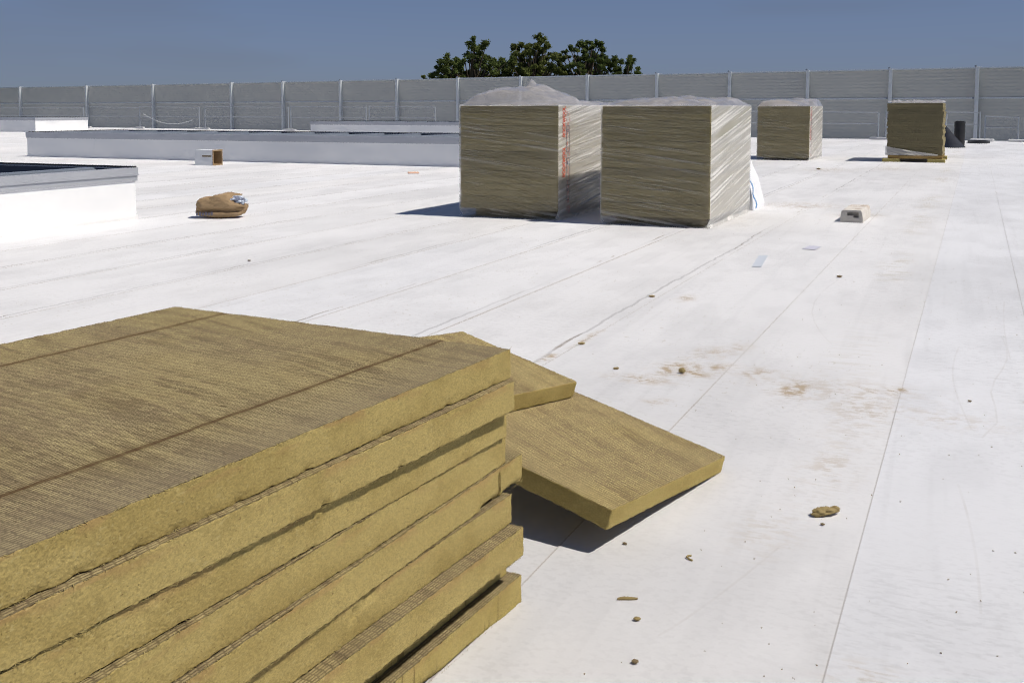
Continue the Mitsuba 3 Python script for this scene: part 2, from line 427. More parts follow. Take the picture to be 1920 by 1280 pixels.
principled("mat_paper", proc(lambda p, n, uv: mix((0.32, 0.225, 0.125), (0.25, 0.165, 0.085), fbm(p.x * 13, p.y * 13, p.z * 20, 3)) * (0.9 + 0.2 * noise(p.x * 60, p.y * 60, p.z * 60))), 0.8)
principled("mat_plastic_grey", proc(lambda p, n, uv: mix((0.55, 0.62, 0.72), (0.16, 0.18, 0.24), smoothstep(0.4, 0.6, fbm(p.x * 30, p.y * 30, p.z * 30, 2)))), 0.35)
principled("mat_print_ink", (0.10, 0.10, 0.14), 0.7)
principled("mat_white_paint", proc(lambda p, n, uv: mix((0.72, 0.74, 0.76), (0.62, 0.64, 0.66), fbm(p.x * 9, p.y * 9, p.z * 9, 3))), 0.55)
principled("mat_plywood", proc(lambda p, n, uv: mix((0.36, 0.25, 0.14), (0.25, 0.165, 0.085), fbm(p.x * 4, p.y * 20, p.z * 30, 3))), 0.8)
principled("mat_timber", proc(lambda p, n, uv: mix((0.40, 0.27, 0.10), (0.28, 0.18, 0.06), fbm(p.x * 5, p.y * 5, p.z * 60, 3))), 0.8)
principled("mat_straw", proc(lambda p, n, uv: mix((0.42, 0.35, 0.12), (0.27, 0.22, 0.09), fbm(p.x * 20, p.y * 20, p.z * 50, 3))), 0.9)
principled("mat_crumb", proc(lambda p, n, uv: mix((0.34, 0.27, 0.12), (0.22, 0.155, 0.065), fbm(p.x * 60, p.y * 60, p.z * 60, 3))), 0.95)
principled("mat_crumb_dark", (0.18, 0.135, 0.075), 0.95)
principled("mat_bag", proc(lambda p, n, uv: mix((0.78, 0.79, 0.80), (0.68, 0.69, 0.71), fbm(p.x * 7, p.y * 7, p.z * 7, 3)) * (0.95 + 0.05 * noise(p.x * 150, p.y * 150, p.z * 150))), 0.6)
principled("mat_blue", (0.10, 0.30, 0.66), 0.6)
principled("mat_tape", (0.53, 0.57, 0.62), 0.35)
principled("mat_tape_pale", (0.56, 0.56, 0.63), 0.35)
principled("mat_orange", (0.68, 0.42, 0.28), 0.6)
principled("mat_print_red", (0.62, 0.10, 0.05), 0.6)
principled("mat_print_pink", (0.62, 0.28, 0.24), 0.6)
principled("mat_print_grey", (0.16, 0.16, 0.20), 0.6)
principled("mat_ground", proc(lambda p, n, uv: mix((0.06, 0.085, 0.035), (0.12, 0.12, 0.07), fbm(p.x * 0.05, p.y * 0.05, 1.0, 4))), 0.95)
principled("mat_wall", (0.45, 0.46, 0.47), 0.8)
principled("mat_bark", proc(lambda p, n, uv: mix((0.075, 0.055, 0.04), (0.13, 0.105, 0.08), fbm(p.x * 6, p.y * 6, p.z * 2, 3))), 0.95)
for i, col in enumerate([(0.115, 0.150, 0.05), (0.135, 0.160, 0.052), (0.105, 0.140, 0.046)]):
    scene[f"mat_leaf_{i}"] = {"type": "principledthin", "roughness": 0.55, "diff_trans": 0.55,
                              "base_color": proc((lambda c: lambda p, n, uv: mi.Color3f(*c) * (0.6 + 0.8 * noise(p.x * 0.9, p.y * 0.9, p.z * 0.9)) + mi.Color3f(0.03, 0.02, 0.0) * smoothstep(0.6, 0.9, noise(p.x * 3.1, p.y * 3.1, p.z * 3.1)))(col))}


# stretch film: clear, with a milky share that follows its creases
def film(name, weight, tint=(0.86, 0.86, 0.88), rough=0.28, trans=0.9):
    scene[name] = {"type": "blendbsdf", "weight": proc(weight),
                   "a": {"type": "thindielectric", "int_ior": 1.35},
                   "b": {"type": "principledthin", "base_color": {"type": "rgb", "value": list(tint)}, "roughness": rough, "diff_trans": trans, "eta": 1.45}}


def film_front(p, n, uv):
    s = fbm(p.x * 0.9, (p.z + 0.13 * p.x) * 70, 3.0, 2)
    return 0.03 + 0.42 * smoothstep(0.60, 0.85, s) * smoothstep(0.35, 0.65, fbm(p.x * 2, p.z * 2.5, p.y, 2)) + 0.03 * noise(p.x * 30, p.z * 90, 2.0)


def film_side(p, n, uv):
    s = fbm((p.x + p.y) * 0.45, (p.z - 0.15 * p.y) * 42, 3.0, 2)
    return 0.40 + 0.42 * smoothstep(0.45, 0.75, s) + 0.06 * noise(p.y * 2, p.z * 3, 1.0)


def film_top(p, n, uv):
    return 0.26 + 0.22 * smoothstep(0.45, 0.8, fbm(p.x * 3 + p.y * 2, p.y * 3, p.z * 5, 3)) + 0.05 * noise(p.x * 40, p.y * 40, p.z * 90)


film("mat_film", film_front, rough=0.2)
film("mat_film_side", film_side, (0.93, 0.925, 0.90), 0.25, 0.45)
film("mat_film_top", film_top, (0.84, 0.83, 0.88), 0.16)
film("mat_film_scrap", lambda p, n, uv: 0.62 + 0.2 * noise(p.x * 7, p.z * 25, 1.0), (0.8, 0.8, 0.8))

# ------------------------------------------------------------------ the setting: ground, building, roof sheets
S = 3000.0
obj("ground", ([[-S, -S, -8], [S, -S, -8], [S, S, -8], [-S, S, -8]], [[0, 1, 2, 3]]), "mat_ground")
tag("ground", "rough green ground far below the roof", kind="structure")

FAR = lambda x: 47.35 + (1.62 - x) * 0.168                     # the roof's far edge, not square to the sheets
ROOF_X0, ROOF_X1, ROOF_Y0 = -79.0, 1.62, -9.0
tag("roof", "white membrane roof with parallel lapped sheets", kind="structure")
poly = [(ROOF_X0, ROOF_Y0), (ROOF_X1, ROOF_Y0), (ROOF_X1, FAR(ROOF_X1)), (ROOF_X0, FAR(ROOF_X0))]
m = trimesh.creation.extrude_polygon(__import__("shapely").Polygon(poly), 7.9, engine="earcut")
m.apply_translation([0, 0, -8.0])
obj("building", m, "mat_wall", "roof")
ex = [1.62] + SEAMS
for i in range(len(ex) - 1):
    xr, xl = ex[i] + (0.05 if i else 0.0), ex[i + 1]
    if xr < ROOF_X0:
        break
    ys = np.r_[np.linspace(ROOF_Y0, 0, 4), np.linspace(0.6, 30, 50), np.linspace(32, FAR(xl), 8)]
    ys[-1] = FAR(xl)
    zl = (0.0026 if i < 2 else 0.0045) + 0.0014 * (meshkit.noise(np.stack([ys * 1.6, ys * 0 + i, ys * 0], -1), 5) > 0.62)
    V = np.vstack([np.c_[np.full_like(ys, xl), ys, np.full_like(ys, -0.02)], np.c_[np.full_like(ys, xl), ys, zl],
                   np.c_[np.full_like(ys, xl + 0.07), ys, zl * 0.95], np.c_[np.full_like(ys, xr), ys, np.zeros_like(ys)]])
    V[3 * len(ys):, 1] = np.minimum(V[3 * len(ys):, 1], FAR(xr))
    obj("membrane_sheet", (V, grid_faces(4, len(ys), flip=False)), "mat_roof", "roof")
# edge trim and the lower ledge the barrier stands on
e0, e1 = np.array([ROOF_X1, FAR(ROOF_X1)]), np.array([ROOF_X0, FAR(ROOF_X0)])
dv = (e1 - e0) / np.linalg.norm(e1 - e0)
nv = np.array([-dv[1], dv[0]]) * -1                            # outwards
if nv[1] < 0:
    nv = -nv


def strip(a, b, w0, w1, z0, z1):
    p = [a + nv * w0, b + nv * w0, b + nv * w1, a + nv * w1]
    m = trimesh.creation.extrude_polygon(__import__("shapely").Polygon([tuple(q) for q in p]), z1 - z0, engine="earcut")
    m.apply_translation([0, 0, z0])
    return m


obj("edge_trim", cat(strip(e0, e1, 0.004, 0.10, -0.3, 0.012), box(ROOF_X1 + .003, ROOF_X1 + .09, ROOF_Y0, FAR(ROOF_X1) + .05, -0.3, 0.010)), "mat_kerb", "roof")
obj("ledge", strip(e0 - dv * 8, e1 + dv * 10, 0.11, 11.0, -8.0, -0.55), "mat_wall")
tag("ledge", "lower grey ledge behind the far roof edge carrying the noise barrier", kind="structure")

# ------------------------------------------------------------------ stack of loose slabs in the foreground
TH, WX, LY = 0.0766, 1.19, 2.0


def place_board(mesh, corner, phi, z):
    """corner: the far right upper corner in plan; the slab runs towards -x and -y, turned by phi degrees"""
    m = mesh.copy()
    m.apply_translation([-WX, -LY, 0])
    m.apply_transform(trimesh.transformations.rotation_matrix(math.radians(-phi), [0, 0, 1]))
    m.apply_translation([corner[0], corner[1], z])
    return m


STACK = [  # from the top: corner x, y, turn, look, label
    (-1.070, 2.424, 5.2, "mat_wool_scored", "topmost insulation slab of the big stack with two brown score lines across its ribbed face"),
    (-1.052, 2.406, 5.3, "mat_wool", "second insulation slab from the top of the stack, jutting out over the shaded slab below"),
    (-1.080, 2.420, 4.3, "mat_wool", "third insulation slab from the stack top, set back with a broad shadow along it"),
    (-1.091, 2.440, 2.9, "mat_wool", "fourth insulation slab from the top of the stack, under a thin tapering shadow"),
    (-1.083, 2.530, 2.3, "mat_wool", "fifth insulation slab from the top of the stack with a cracked, broken end"),
    (-1.072, 2.434, 4.2, "mat_wool", "sixth insulation slab from the top of the stack, just below the cracked slab"),
    (-1.033, 2.424, 4.5, "mat_wool", "third insulation slab from the bottom, jutting out with a ribbed upper strip showing"),
    (-1.098, 2.458, 4.3, "mat_wool_sawn", "second insulation slab from the bottom of the stack, set back in deep shadow"),
    (-1.062, 2.474, 3.9, "mat_wool_sawn", "bottom insulation slab of the stack with upright saw marks, lying on the white roof"),
]
for k, (x, y, phi, mat, lab) in enumerate(STACK):
    gouges = ()
    if k == 4:
        gouges = ((LY - 0.135, 0.005, 0.0, 0.06, 0.03), (LY - 0.19, 0.055, 0.0, 0.012, 0.016), (LY - 0.06, 0.07, 0.0, 0.008, 0.012))
    if k == 5:
        gouges = ((LY - 0.62, 0.03, 0.055, 0.09, 0.012), (LY - 0.68, 0.012, 0.04, 0.06, 0.012))
    if k == 1:
        gouges = ((LY - 0.75, 0.015, 0.0, 0.008, 0.008), (LY - 0.5, 0.01, 0.0, 0.006, 0.006))
    if k == 0:
        gouges = tuple((LY - q, 0.010 + 0.005 * (i % 3), 0.0, 0.006, 0.006) for i, q in enumerate((0.09, 0.3, 0.55, 0.8, 0.98, 1.12, 1.2, 1.31, 1.38)))
    if k == 8:
        gouges = ((LY - 0.30, 0.2, 0.0, 0.012, 0.012), (LY - 0.52, 0.12, 0.0, 0.016, 0.015))
    mesh, uv = board_mesh(WX, LY, TH - 0.0012, r=0.0045 if k in (1, 4) else 0.003, step=0.010, top_step=0.012 if k == 0 else 0.03, seed=20 + k * 7, amp=0.0019, gouges=gouges, extra=tuple(LY - 0.135 + e for e in (-.0055, -.004, -.0015, .0015, .004, .0055)) if k == 4 else ())
    uv = uv.copy()
    uv[:, 0] += np.where(uv[:, 0] > 9, 20.0 * k, 0.0)
    if k:
        uv[:, 1] += np.where(uv[:, 0] < 9, 5.0 * k, 0.0)
    key = numbered("insulation_board")
    z = TH * (8 - k)
    scene[key] = mikit.ply(place_board(mesh, (x, y), phi, z + 0.003), mat, smooth=True, uv=uv)
    tag(key, lab, "insulation board", "insulation boards lying loose in the foreground")

principled("mat_fibre", (0.30, 0.24, 0.095), 0.95)
principled("mat_fibre_dark", (0.13, 0.095, 0.04), 0.95)


def fibres(sx, sy, sz, n, seed, reach=1.7):
    """loose ends of wool sticking out along the edges of the x = sx and y = sy faces"""
    r = np.random.RandomState(seed)
    ys = sy - reach * r.rand(n)
    end = r.rand(n) < .25
    p = np.c_[np.where(end, sx * r.rand(n), sx), np.where(end, sy, ys), np.where(r.rand(n) < .55, 0.001, sz - .001) + np.where(r.rand(n) < .25, r.uniform(-.5, .5, n) * sz * 0, 0)]
    face = r.rand(n) < .3
    p[face, 2] = sz * r.uniform(.05, .95, face.sum())
    d = r.normal(size=(n, 3)) * [.6, .9, .7] + np.where(end[:, None], [0, .5, 0], [.5, 0, 0])
    d /= np.linalg.norm(d, axis=1, keepdims=True)
    L = r.uniform(.003, .010, (n, 1)) * np.where(face[:, None], .6, 1)
    w = np.cross(d, r.normal(size=(n, 3)))
    w *= r.uniform(.0003, .0009, (n, 1)) / np.linalg.norm(w, axis=1, keepdims=True)
    o = p - d * .003
    V = np.stack([o - w, o + w, p + d * L + [0, 0, -.001]], 1).reshape(-1, 3)
    return trimesh.Trimesh(V, np.arange(3 * n).reshape(-1, 3), process=False)


for k, (x, y, phi, mat, lab) in enumerate(STACK):
    b = "insulation_board" + (f"_{k:03d}" if k else "")
    obj("loose_fibres", place_board(fibres(WX, LY, TH, 1100, 60 + k), (x, y), phi, TH * (8 - k) + 0.003), "mat_fibre", b, kind="stuff")

# two slabs leaning behind the stack
LP = [-0.8016, 3.6842, 0.0008, -0.1878, 0.2182, -0.0931, 0.8646, 0.0637]


def rot(a, b, c):
    ca, sa, cb, sb, cc, sc = math.cos(a), math.sin(a), math.cos(b), math.sin(b), math.cos(c), math.sin(c)
    return np.array([[ca, -sa, 0], [sa, ca, 0], [0, 0, 1]]) @ np.array([[cb, 0, sb], [0, 1, 0], [-sb, 0, cb]]) @ np.array([[1, 0, 0], [0, cc, -sc], [0, sc, cc]])


LM, LR, LW, LT = rot(*LP[3:6]), np.array(LP[:3]), LP[6], LP[7]


def lean(mesh, loc, spin=0.0, lift=0.0):
    """loc: local x, y of the slab's (max x, max y) corner on the leaning plane"""
    m = mesh.copy()
    m.apply_transform(trimesh.transformations.rotation_matrix(spin, [0, 0, 1]))
    M = np.eye(4)
    M[:3, :3] = LM
    M[:3, 3] = LR + LM @ np.array([loc[0], loc[1], lift])
    m.apply_transform(M)
    return m


mesh, uv = board_mesh(1.3, LW, LT, r=0.005, step=0.011, seed=131, amp=0.0022)
mesh.apply_translation([-1.3, -LW, 0])
uv[:, 0] += np.where(uv[:, 0] > 9, 300.0, 0.35)
key = numbered("insulation_board")
scene[key] = mikit.ply(lean(mesh, (0, 0)), "mat_wool_bright", smooth=True, uv=uv)
tag(key, "insulation slab tilted behind the stack with one corner raised over a dark shadow", "insulation board", "insulation boards lying loose in the foreground")
mesh, uv = board_mesh(0.575, 0.60, LT, r=0.005, step=0.011, seed=171, amp=0.0022)
mesh.apply_translation([-0.575, -0.60, 0])
uv[:, 0] += np.where(uv[:, 0] > 9, 330.0, 0.9)
uv[:, 1] += np.where(uv[:, 0] < 9, 7.0, 0.0)
key = numbered("insulation_board")
scene[key] = mikit.ply(lean(mesh, (-0.604, -0.083), spin=-0.03, lift=LT + 0.003), "mat_wool_bright", smooth=True, uv=uv)
tag(key, "half insulation slab lying on top of the tilted slab, behind the corner of the stack", "insulation board", "insulation boards lying loose in the foreground")
# the raised end of the tilted slab rests on offcuts
for k in range(3):
    mesh, uv = board_mesh(0.26, 0.5, TH - 0.004, r=0.005, step=0.03, seed=210 + k, amp=0.002)
    uv[:, 0] += np.where(uv[:, 0] > 9, 350.0 + k * 7, 0)
    key = numbered("insulation_offcut")
    scene[key] = mikit.ply(at(mesh, -2.13 - 0.012 * k, 3.20, TH * k + 0.002, 0.02 * k), "mat_wool", smooth=True, uv=uv)
    tag(key, "short insulation offcut propping the hidden end of the tilted slab", "offcut", "offcuts under the tilted slab")

# ------------------------------------------------------------------ wrapped packs
rng = random.Random(5)


def sheet(nu, nv, fn):
    u, v = np.meshgrid(np.linspace(0, 1, nu), np.linspace(0, 1, nv), indexing="ij")
    return fn(u, v).reshape(-1, 3), grid_faces(nu, nv)


def crease(s, z, seed, slope, wl=0.035, long=0.55):
    """elongated creases running along s, rising by slope"""
    q = z - slope * s
    a = meshkit.fbm(np.stack([s / long, q / wl, np.zeros_like(s)], -1), 2, seed)
    b = meshkit.noise(np.stack([s / (long * 0.45), q / (wl * 2.3), np.zeros_like(s)], -1), seed + 3)
    return np.clip(1 - np.abs(a - 0.5) * 5, 0, 1) ** 1.5 * (0.25 + b) + 0.5 * (b - 0.5)


def pack(label, x0, x1, y0, y1, n, th, foot, dome, res, seed, printed, group="wrapped insulation packs standing on the roof"):
    t = thing("insulation_pack", label, "insulation pack", group)
    r = random.Random(seed)
    h = foot + n * th
    for k in range(n):
        dx, dy = r.uniform(-.005, .004), r.uniform(-.001, .007)
        mesh, uv = board_mesh(x1 - x0, y1 - y0, th - 0.0015, r=0.005, step=0.09, seed=seed * 50 + k, amp=0.0014, toothed=False)
        uv[:, 0] += 11.3 * k
        obj("board", at(mesh, x0 + dx, y0 + dy, foot + k * th), f"mat_pack_{r.choice([0, 0, 1, 2])}", t, smooth=True, uv=uv)
    if foot > 0.02:
        for k, yy in enumerate((y0 + 0.16, (y0 + y1) / 2 - 0.12, y1 - 0.40)):
            mesh, uv = board_mesh(x1 - x0 - 0.24, 0.24, foot - 0.002, r=0.005, step=0.06, seed=seed * 50 + 40 + k, amp=0.002, toothed=False)
            obj("foot", at(mesh, x0 + 0.12, yy, 0.002), "mat_pack_1", t, smooth=True, uv=uv)
    g = 0.012                                                   # film stands off the slabs by this much
    X0, X1, Y0, Y1, Z = x0 - g, x1 + g, y0 - g, y1 + g, h + g

    def low(z):                                                  # the film draws in round the feet and flares on the roof
        k = np.clip((foot - z) / max(foot, 1e-3), 0, 1)
        return -0.05 * k + 0.07 * np.clip(k - 0.7, 0, 1) / 0.3

    def front(u, v):
        s, z = u * (X1 - X0), 0.008 + v * (Z - 0.008)
        lowd = np.clip(1 - z / h, 0, 1)
        c = crease(s, z + 0.10 * lowd * (s - 0.4) ** 2, seed, -0.17 * lowd - 0.02, wl=0.015, long=1.5)
        fade = np.minimum(np.minimum(s, X1 - X0 - s) / 0.12, 1) * np.minimum((Z - z) / 0.04, 1)
        return np.stack([X0 + s, Y0 - 0.0045 * c * fade - low(z), z], -1)

    def right(u, v):
        s, z = u * (Y1 - Y0), 0.008 + v * (Z - 0.008)
        c = crease(s, z, seed + 9, 0.17 - 0.08 * printed, wl=0.030, long=2.2)
        fade = np.minimum(np.minimum(s, Y1 - Y0 - s) / 0.12, 1) * np.minimum((Z - z) / 0.10, 1)
        if printed:
            fade = fade * np.clip((s - 0.36) / 0.25, 0.0, 1)
        return np.stack([X1 + 0.013 * c * fade + low(z), Y0 + s, z], -1)

    def left(u, v):
        s, z = u * (Y1 - Y0), 0.008 + v * (Z - 0.008)
        c = crease(s, z, seed + 19, 0.2, wl=0.05)
        return np.stack([X0 - 0.008 * c - low(z), Y1 - s, z], -1)

    def back(u, v):
        s, z = u * (X1 - X0), 0.008 + v * (Z - 0.008)
        return np.stack([X1 - s, Y1 + 0.008 * crease(s, z, seed + 29, 0.1) + low(z), z], -1)

    def top(u, v):
        s, w = u * (X1 - X0), v * (Y1 - Y0)
        edge = np.minimum(np.minimum(s, X1 - X0 - s), np.minimum(w, Y1 - Y0 - w))
        q = np.stack([s * 3.2, w * 2.6, np.zeros_like(s)], -1)
        fold = np.abs(meshkit.fbm(q, 2, seed + 40) - 0.5) * 2.6
        fine = np.abs(meshkit.noise(np.stack([s * 13 + w * 5, w * 9 - s * 4, 0 * s], -1), seed + 41) - 0.5) * 2
        z = Z + dome(u, v) * (1 - 0.35 * fold) + (0.045 * fold + 0.014 * fine) * np.clip(edge / 0.08, 0, 1)
        return np.stack([X0 + s, Y0 + w, z], -1)

    R = res
    W_, D_ = X1 - X0, Y1 - Y0
    nn = lambda L, q=1.0: max(8, int(L / (R * q)))
    obj("front_film", sheet(nn(W_), nn(Z, 0.25), front), "mat_film", t, smooth=True)
    sides = [sheet(nn(D_), nn(Z, 0.4), right), sheet(nn(D_, 2), nn(Z, 1), left), sheet(nn(W_, 2), nn(Z, 1), back)]
    obj("side_film", cat(*sides), "mat_film_side", t, smooth=True)
    obj("top_film", sheet(nn(W_), nn(D_), top), "mat_film_top", t, smooth=True)
    if printed:
        M = np.eye(4)
        M[:3, :3] = [[0, 0, 1], [0, -1, 0], [1, 0, 0]]
        red = []
        for z0 in (0.50, 0.97):
            tm = meshkit.text_mesh("ROCKWOOL", 0.085, 0.001, bold=True)
            ext = tm.bounds[1][0] - tm.bounds[0][0]
            tm.apply_scale([0.36 / ext, 1, 1])
            tm.apply_transform(M)
            tm.apply_translation([X1 + 0.004, Y0 + 0.215, z0 * h / 1.34])
            red.append(tm)
        obj("red_lettering", cat(*red), "mat_print_red", t, label="red lettering ROCKWOOL printed twice up the film")
        pk, gy = [], []
        for k in range(70):                                     # fine print too small to read: short bars
            zz = 0.06 + r.random() * (h - 0.14)
            yy = 0.245 + 0.022 * r.randrange(6)
            pk.append(box(X1 + 0.003, X1 + 0.004, Y0 + yy, Y0 + yy + 0.010, zz, zz + r.uniform(0.02, 0.06)))
        for za, zb in ((0.45, 0.72), (0.80, 1.10), (0.22, 0.40)):
            za, zb = za * h / 1.34, zb * h / 1.34
            for ya, yb, q0, q1 in ((.25, .36, za, za + .008), (.25, .36, zb, zb + .008), (.25, .258, za, zb), (.352, .36, za, zb)):
                gy.append(box(X1 + 0.004, X1 + 0.005, Y0 + ya, Y0 + yb, q0, q1))
            gy.append(box(X1 + 0.004, X1 + 0.005, Y0 + .275, Y0 + .315, zb - .07, zb - .03))
        obj("fine_print", cat(*pk), "mat_print_pink", t, kind="stuff")
        obj("print_frame", cat(*gy), "mat_print_grey", t)
    return t, h


def bump2(u, v, cu, cv, ru, rv):
    q = np.clip(1 - ((u - cu) / ru) ** 2 - ((v - cv) / rv) ** 2, 0, 1)
    return q ** 0.8


rim = lambda u, v: np.clip(np.minimum(np.minimum(u, 1 - u) / 0.05, np.minimum(v, 1 - v) / 0.04), 0, 1)
pack("insulation pack under a high blown-up film hood, with red lettering, leftmost of the four", -5.705, -4.445, 11.42, 13.62, 16, 0.0768, 0.112,
     lambda u, v: rim(u, v) * (0.23 * bump2(u, v, 0.46, 0.24, 0.56, 0.34) + 0.10 * np.clip(1 - np.hypot((u - .57) / .05, (v - .22) / .05), 0, 1) + 0.05 * bump2(u, v, 0.66, 0.22, 0.12, 0.12) + 0.03 * bump2(u, v, 0.9, 0.7, 0.4, 0.5)), 0.014, 3, True)
pack("wrapped insulation pack with milky creased side film, between the hooded pack and the bulk bag", -3.862, -2.632, 11.30, 13.48, 16, 0.0768, 0.106,
     lambda u, v: rim(u, v) * (0.055 * bump2(u, v, 0.3, 0.4, 0.4, 0.5) + 0.075 * bump2(u, v, 0.75, 0.7, 0.35, 0.4) + 0.05 * bump2(u, v, 0.6, 0.3, 0.3, 0.3)), 0.014, 8, False)
pack("film-wrapped insulation pack farther back, third from the left, with red lettering", -5.16, -3.87, 27.45, 29.85, 17, 0.0768, 0.07,
     lambda u, v: rim(u, v) * (0.17 * bump2(u, v, 0.35, 0.3, 0.5, 0.6) + 0.19 * bump2(u, v, 0.8, 0.75, 0.4, 0.4)), 0.03, 12, True)

# the opened pack of thin slabs on straw-coloured feet
t = thing("insulation_pack", "opened pack of thin insulation slabs without side film on straw-coloured bearers, rightmost", "insulation pack", "wrapped insulation packs standing on the roof")
ax0, ax1, ay0, ay1 = -2.03, -0.745, 27.75, 29.9
for k in range(25):
    mesh, uv = board_mesh(ax1 - ax0, ay1 - ay0, 0.050, r=0.006, step=0.10, seed=900 + k, amp=0.004, toothed=False)
    uv[:, 0] += 11.3 * k
    obj("board", at(mesh, ax0 + rng.uniform(-.016, .016), ay0 + rng.uniform(-.014, .014), 0.165 + 0.0515 * k), f"mat_pack_grey_{rng.choice([0, 1])}", t, smooth=True, uv=uv)
for xx in (ax0 - 0.09, ax1 - 0.33):
    mesh, uv = board_mesh(0.40, 0.42, 0.085, r=0.006, step=0.08, seed=950, amp=0.003, toothed=False)
    obj("bearer", at(mesh, xx, ay0 - 0.12, 0.002), "mat_straw", t, smooth=True, uv=uv)
    obj("bearer", at(mesh, xx, ay1 - 0.35, 0.002), "mat_straw", t, smooth=True, uv=uv)
for yy in (ay0 - 0.05, ay0 + 0.95, ay1 - 0.16):
    obj("timber", at(rbox(1.26, 0.13, 0.074, 0.006), (ax0 + ax1) / 2 + 0.02, yy + 0.07, 0.126), "mat_timber", t)


def scrap_top(u, v):
    s, w = ax0 + u * (ax1 - ax0), ay0 + v * (ay1 - ay0)
    q = np.stack([s * 9, w * 5, 0 * s], -1)
    return np.stack([s, w, 1.458 + 0.085 * np.abs(meshkit.fbm(q, 3, 77) - 0.5) * 2 + 0.035 * meshkit.noise(q * 2.3, 78)], -1)


obj("film_scrap", sheet(70, 60, scrap_top), "mat_film_top", t, smooth=True, label="torn crumpled film left on top of the opened pack")


def scrap_low(u, v):
    s = u * 1.22
    hi = 0.40 - 0.20 * u ** 0.8
    z = 0.17 + v * (hi - 0.17)
    return np.stack([ax0 - 0.03 + s, ay0 - 0.035 - 0.03 * crease(s, z, 5, -0.18, wl=0.08) - 0.015 * v, z], -1)


obj("film_scrap", sheet(60, 24, scrap_low), "mat_film_scrap", t, smooth=True, label="grey strip of torn film hanging across the foot of the opened pack")

# ------------------------------------------------------------------ skylight upstands
def upstand(label, x0, x1, y0, y1, h, bars, joints=()):
    t = thing("skylight_upstand", label, "skylight upstand", "white skylight upstands on the roof")
    w = 0.14
    hb = h - 0.17
    ring = cat(box(x0, x1, y0, y0 + w, 0.0, hb), box(x0, x1, y1 - w, y1, 0.0, hb), box(x0, x0 + w, y0 + w, y1 - w, 0.0, hb), box(x1 - w, x1, y0 + w, y1 - w, 0.0, hb))
    obj("wall", ring, "mat_kerb", t)
    # sealed foot: a low fillet of membrane
    obj("foot_strip", cat(box(x0 - .012, x1 + .012, y0 - .012, y0 - .002, 0, .05), box(x1 + .002, x1 + .012, y0 - .002, y1 + .012, 0, .05), box(x0 - .012, x0 - .002, y0 - .002, y1 + .012, 0, .05)), "mat_kerb", t)
    for j in joints:
        obj("cover_strip", box(j, j + 0.10, y0 - .006, y0 - .001, .05, hb), "mat_kerb", t)

    def prof(za, zb, out, near=True):
        o = out
        if not near:
            return cat(box(x0 + .061, x1 + o, y1 - .06, y1 + o, za, zb), box(x0 - o, x0 + .06, y0 + .06, y1 + o, za, zb))
        return cat(box(x0 - o, x1 + o, y0 - o, y0 + .06, za, zb), box(x0 - o, x1 + o, y1 - .06, y1 + o, za, zb), box(x0 - o, x0 + .06, y0 + .06, y1 - .06, za, zb), box(x1 - .06, x1 + o, y0 + .06, y1 - .06, za, zb))
    obj("lower_profile", prof(hb + .002, hb + .065, .018), "mat_alu", t)
    obj("drip_rail", prof(hb + .066, hb + .076, .034), "mat_alu", t)
    obj("upper_profile", prof(hb + .077, hb + .158, .024), "mat_alu", t)
    obj("gasket", prof(hb + .159, hb + .175, .012, False), "mat_rubber", t)
    obj("lining", cat(box(x0 + w + .002, x1 - w - .002, y0 + w + .002, y0 + w + .02, .02, hb + .15), box(x0 + w + .002, x1 - w - .002, y1 - w - .02, y1 - w - .002, .02, hb + .15),
                      box(x0 + w + .002, x0 + w + .02, y0 + w + .02, y1 - w - .02, .02, hb + .15), box(x1 - w - .02, x1 - w - .002, y0 + w + .02, y1 - w - .02, .02, hb + .15),
                      box(x0 + w + .02, x1 - w - .02, y0 + w + .02, y1 - w - .02, .012, .03)), "mat_pit", t)
    for (bx0, bx1, by0, by1) in bars:
        obj("glazing_bar", cat(box(bx0, bx1, by0, by1, hb + .09, hb + .145), box(bx0 + .01, bx1 - .01, by0 + .01, by1 - .01, hb + .146, hb + .162)), "mat_alu_dark", t)
    return t


upstand("white skylight upstand at the left edge, nearest the camera, its open top lined dark", -16.0, -9.12, -1.5, 9.62, 0.625,
        [(-9.62, -9.52, -1.3, 9.4)] + [(-15.8, -9.64, y, y + .06) for y in (7.9, 6.2, 4.5)])
upstand("long white skylight upstand stretching across the middle behind the paper sack and white box", -23.95, -8.7, 21.22, 24.4, 0.685,
        [(x, x + .06, 21.35, 24.2) for x in np.arange(-23.2, -9, 1.1)], joints=(-21.6,))
upstand("low white skylight upstand just behind the long one, left of the hooded pack", -29.9, -17.0, 43.4, 46.4, 0.72, [(x, x + .06, 43.6, 46.2) for x in np.arange(-28.6, -17.3, 1.2)])
upstand("distant white skylight upstand at the far left with one sunlit end", -66.0, -49.2, 44.2, 48.1, 0.83, [(x, x + .06, 44.4, 47.9) for x in np.arange(-64.6, -50, 1.4)])

# ------------------------------------------------------------------ noise barrier
POSTS = [(3.95, 54.06), (0.01, 54.8), (-3.9, 55.53), (-7.98, 56.3), (-12.18, 57.09), (-16.46, 57.9), (-20.89, 58.73), (-25.52, 59.6), (-30.27, 60.49), (-35.26, 61.43), (-40.29, 62.38),
         (-45.86, 63.42), (-51.29, 64.45), (-60.46, 66.2), (-68.97, 67.6), (-78.41, 69.1), (-88.0, 70.6)]
BT, BM, BB = 3.28, 1.83, -0.55
t = thing("noise_barrier", "long grey ribbed noise barrier with steel posts along the far roof edge", "noise barrier")


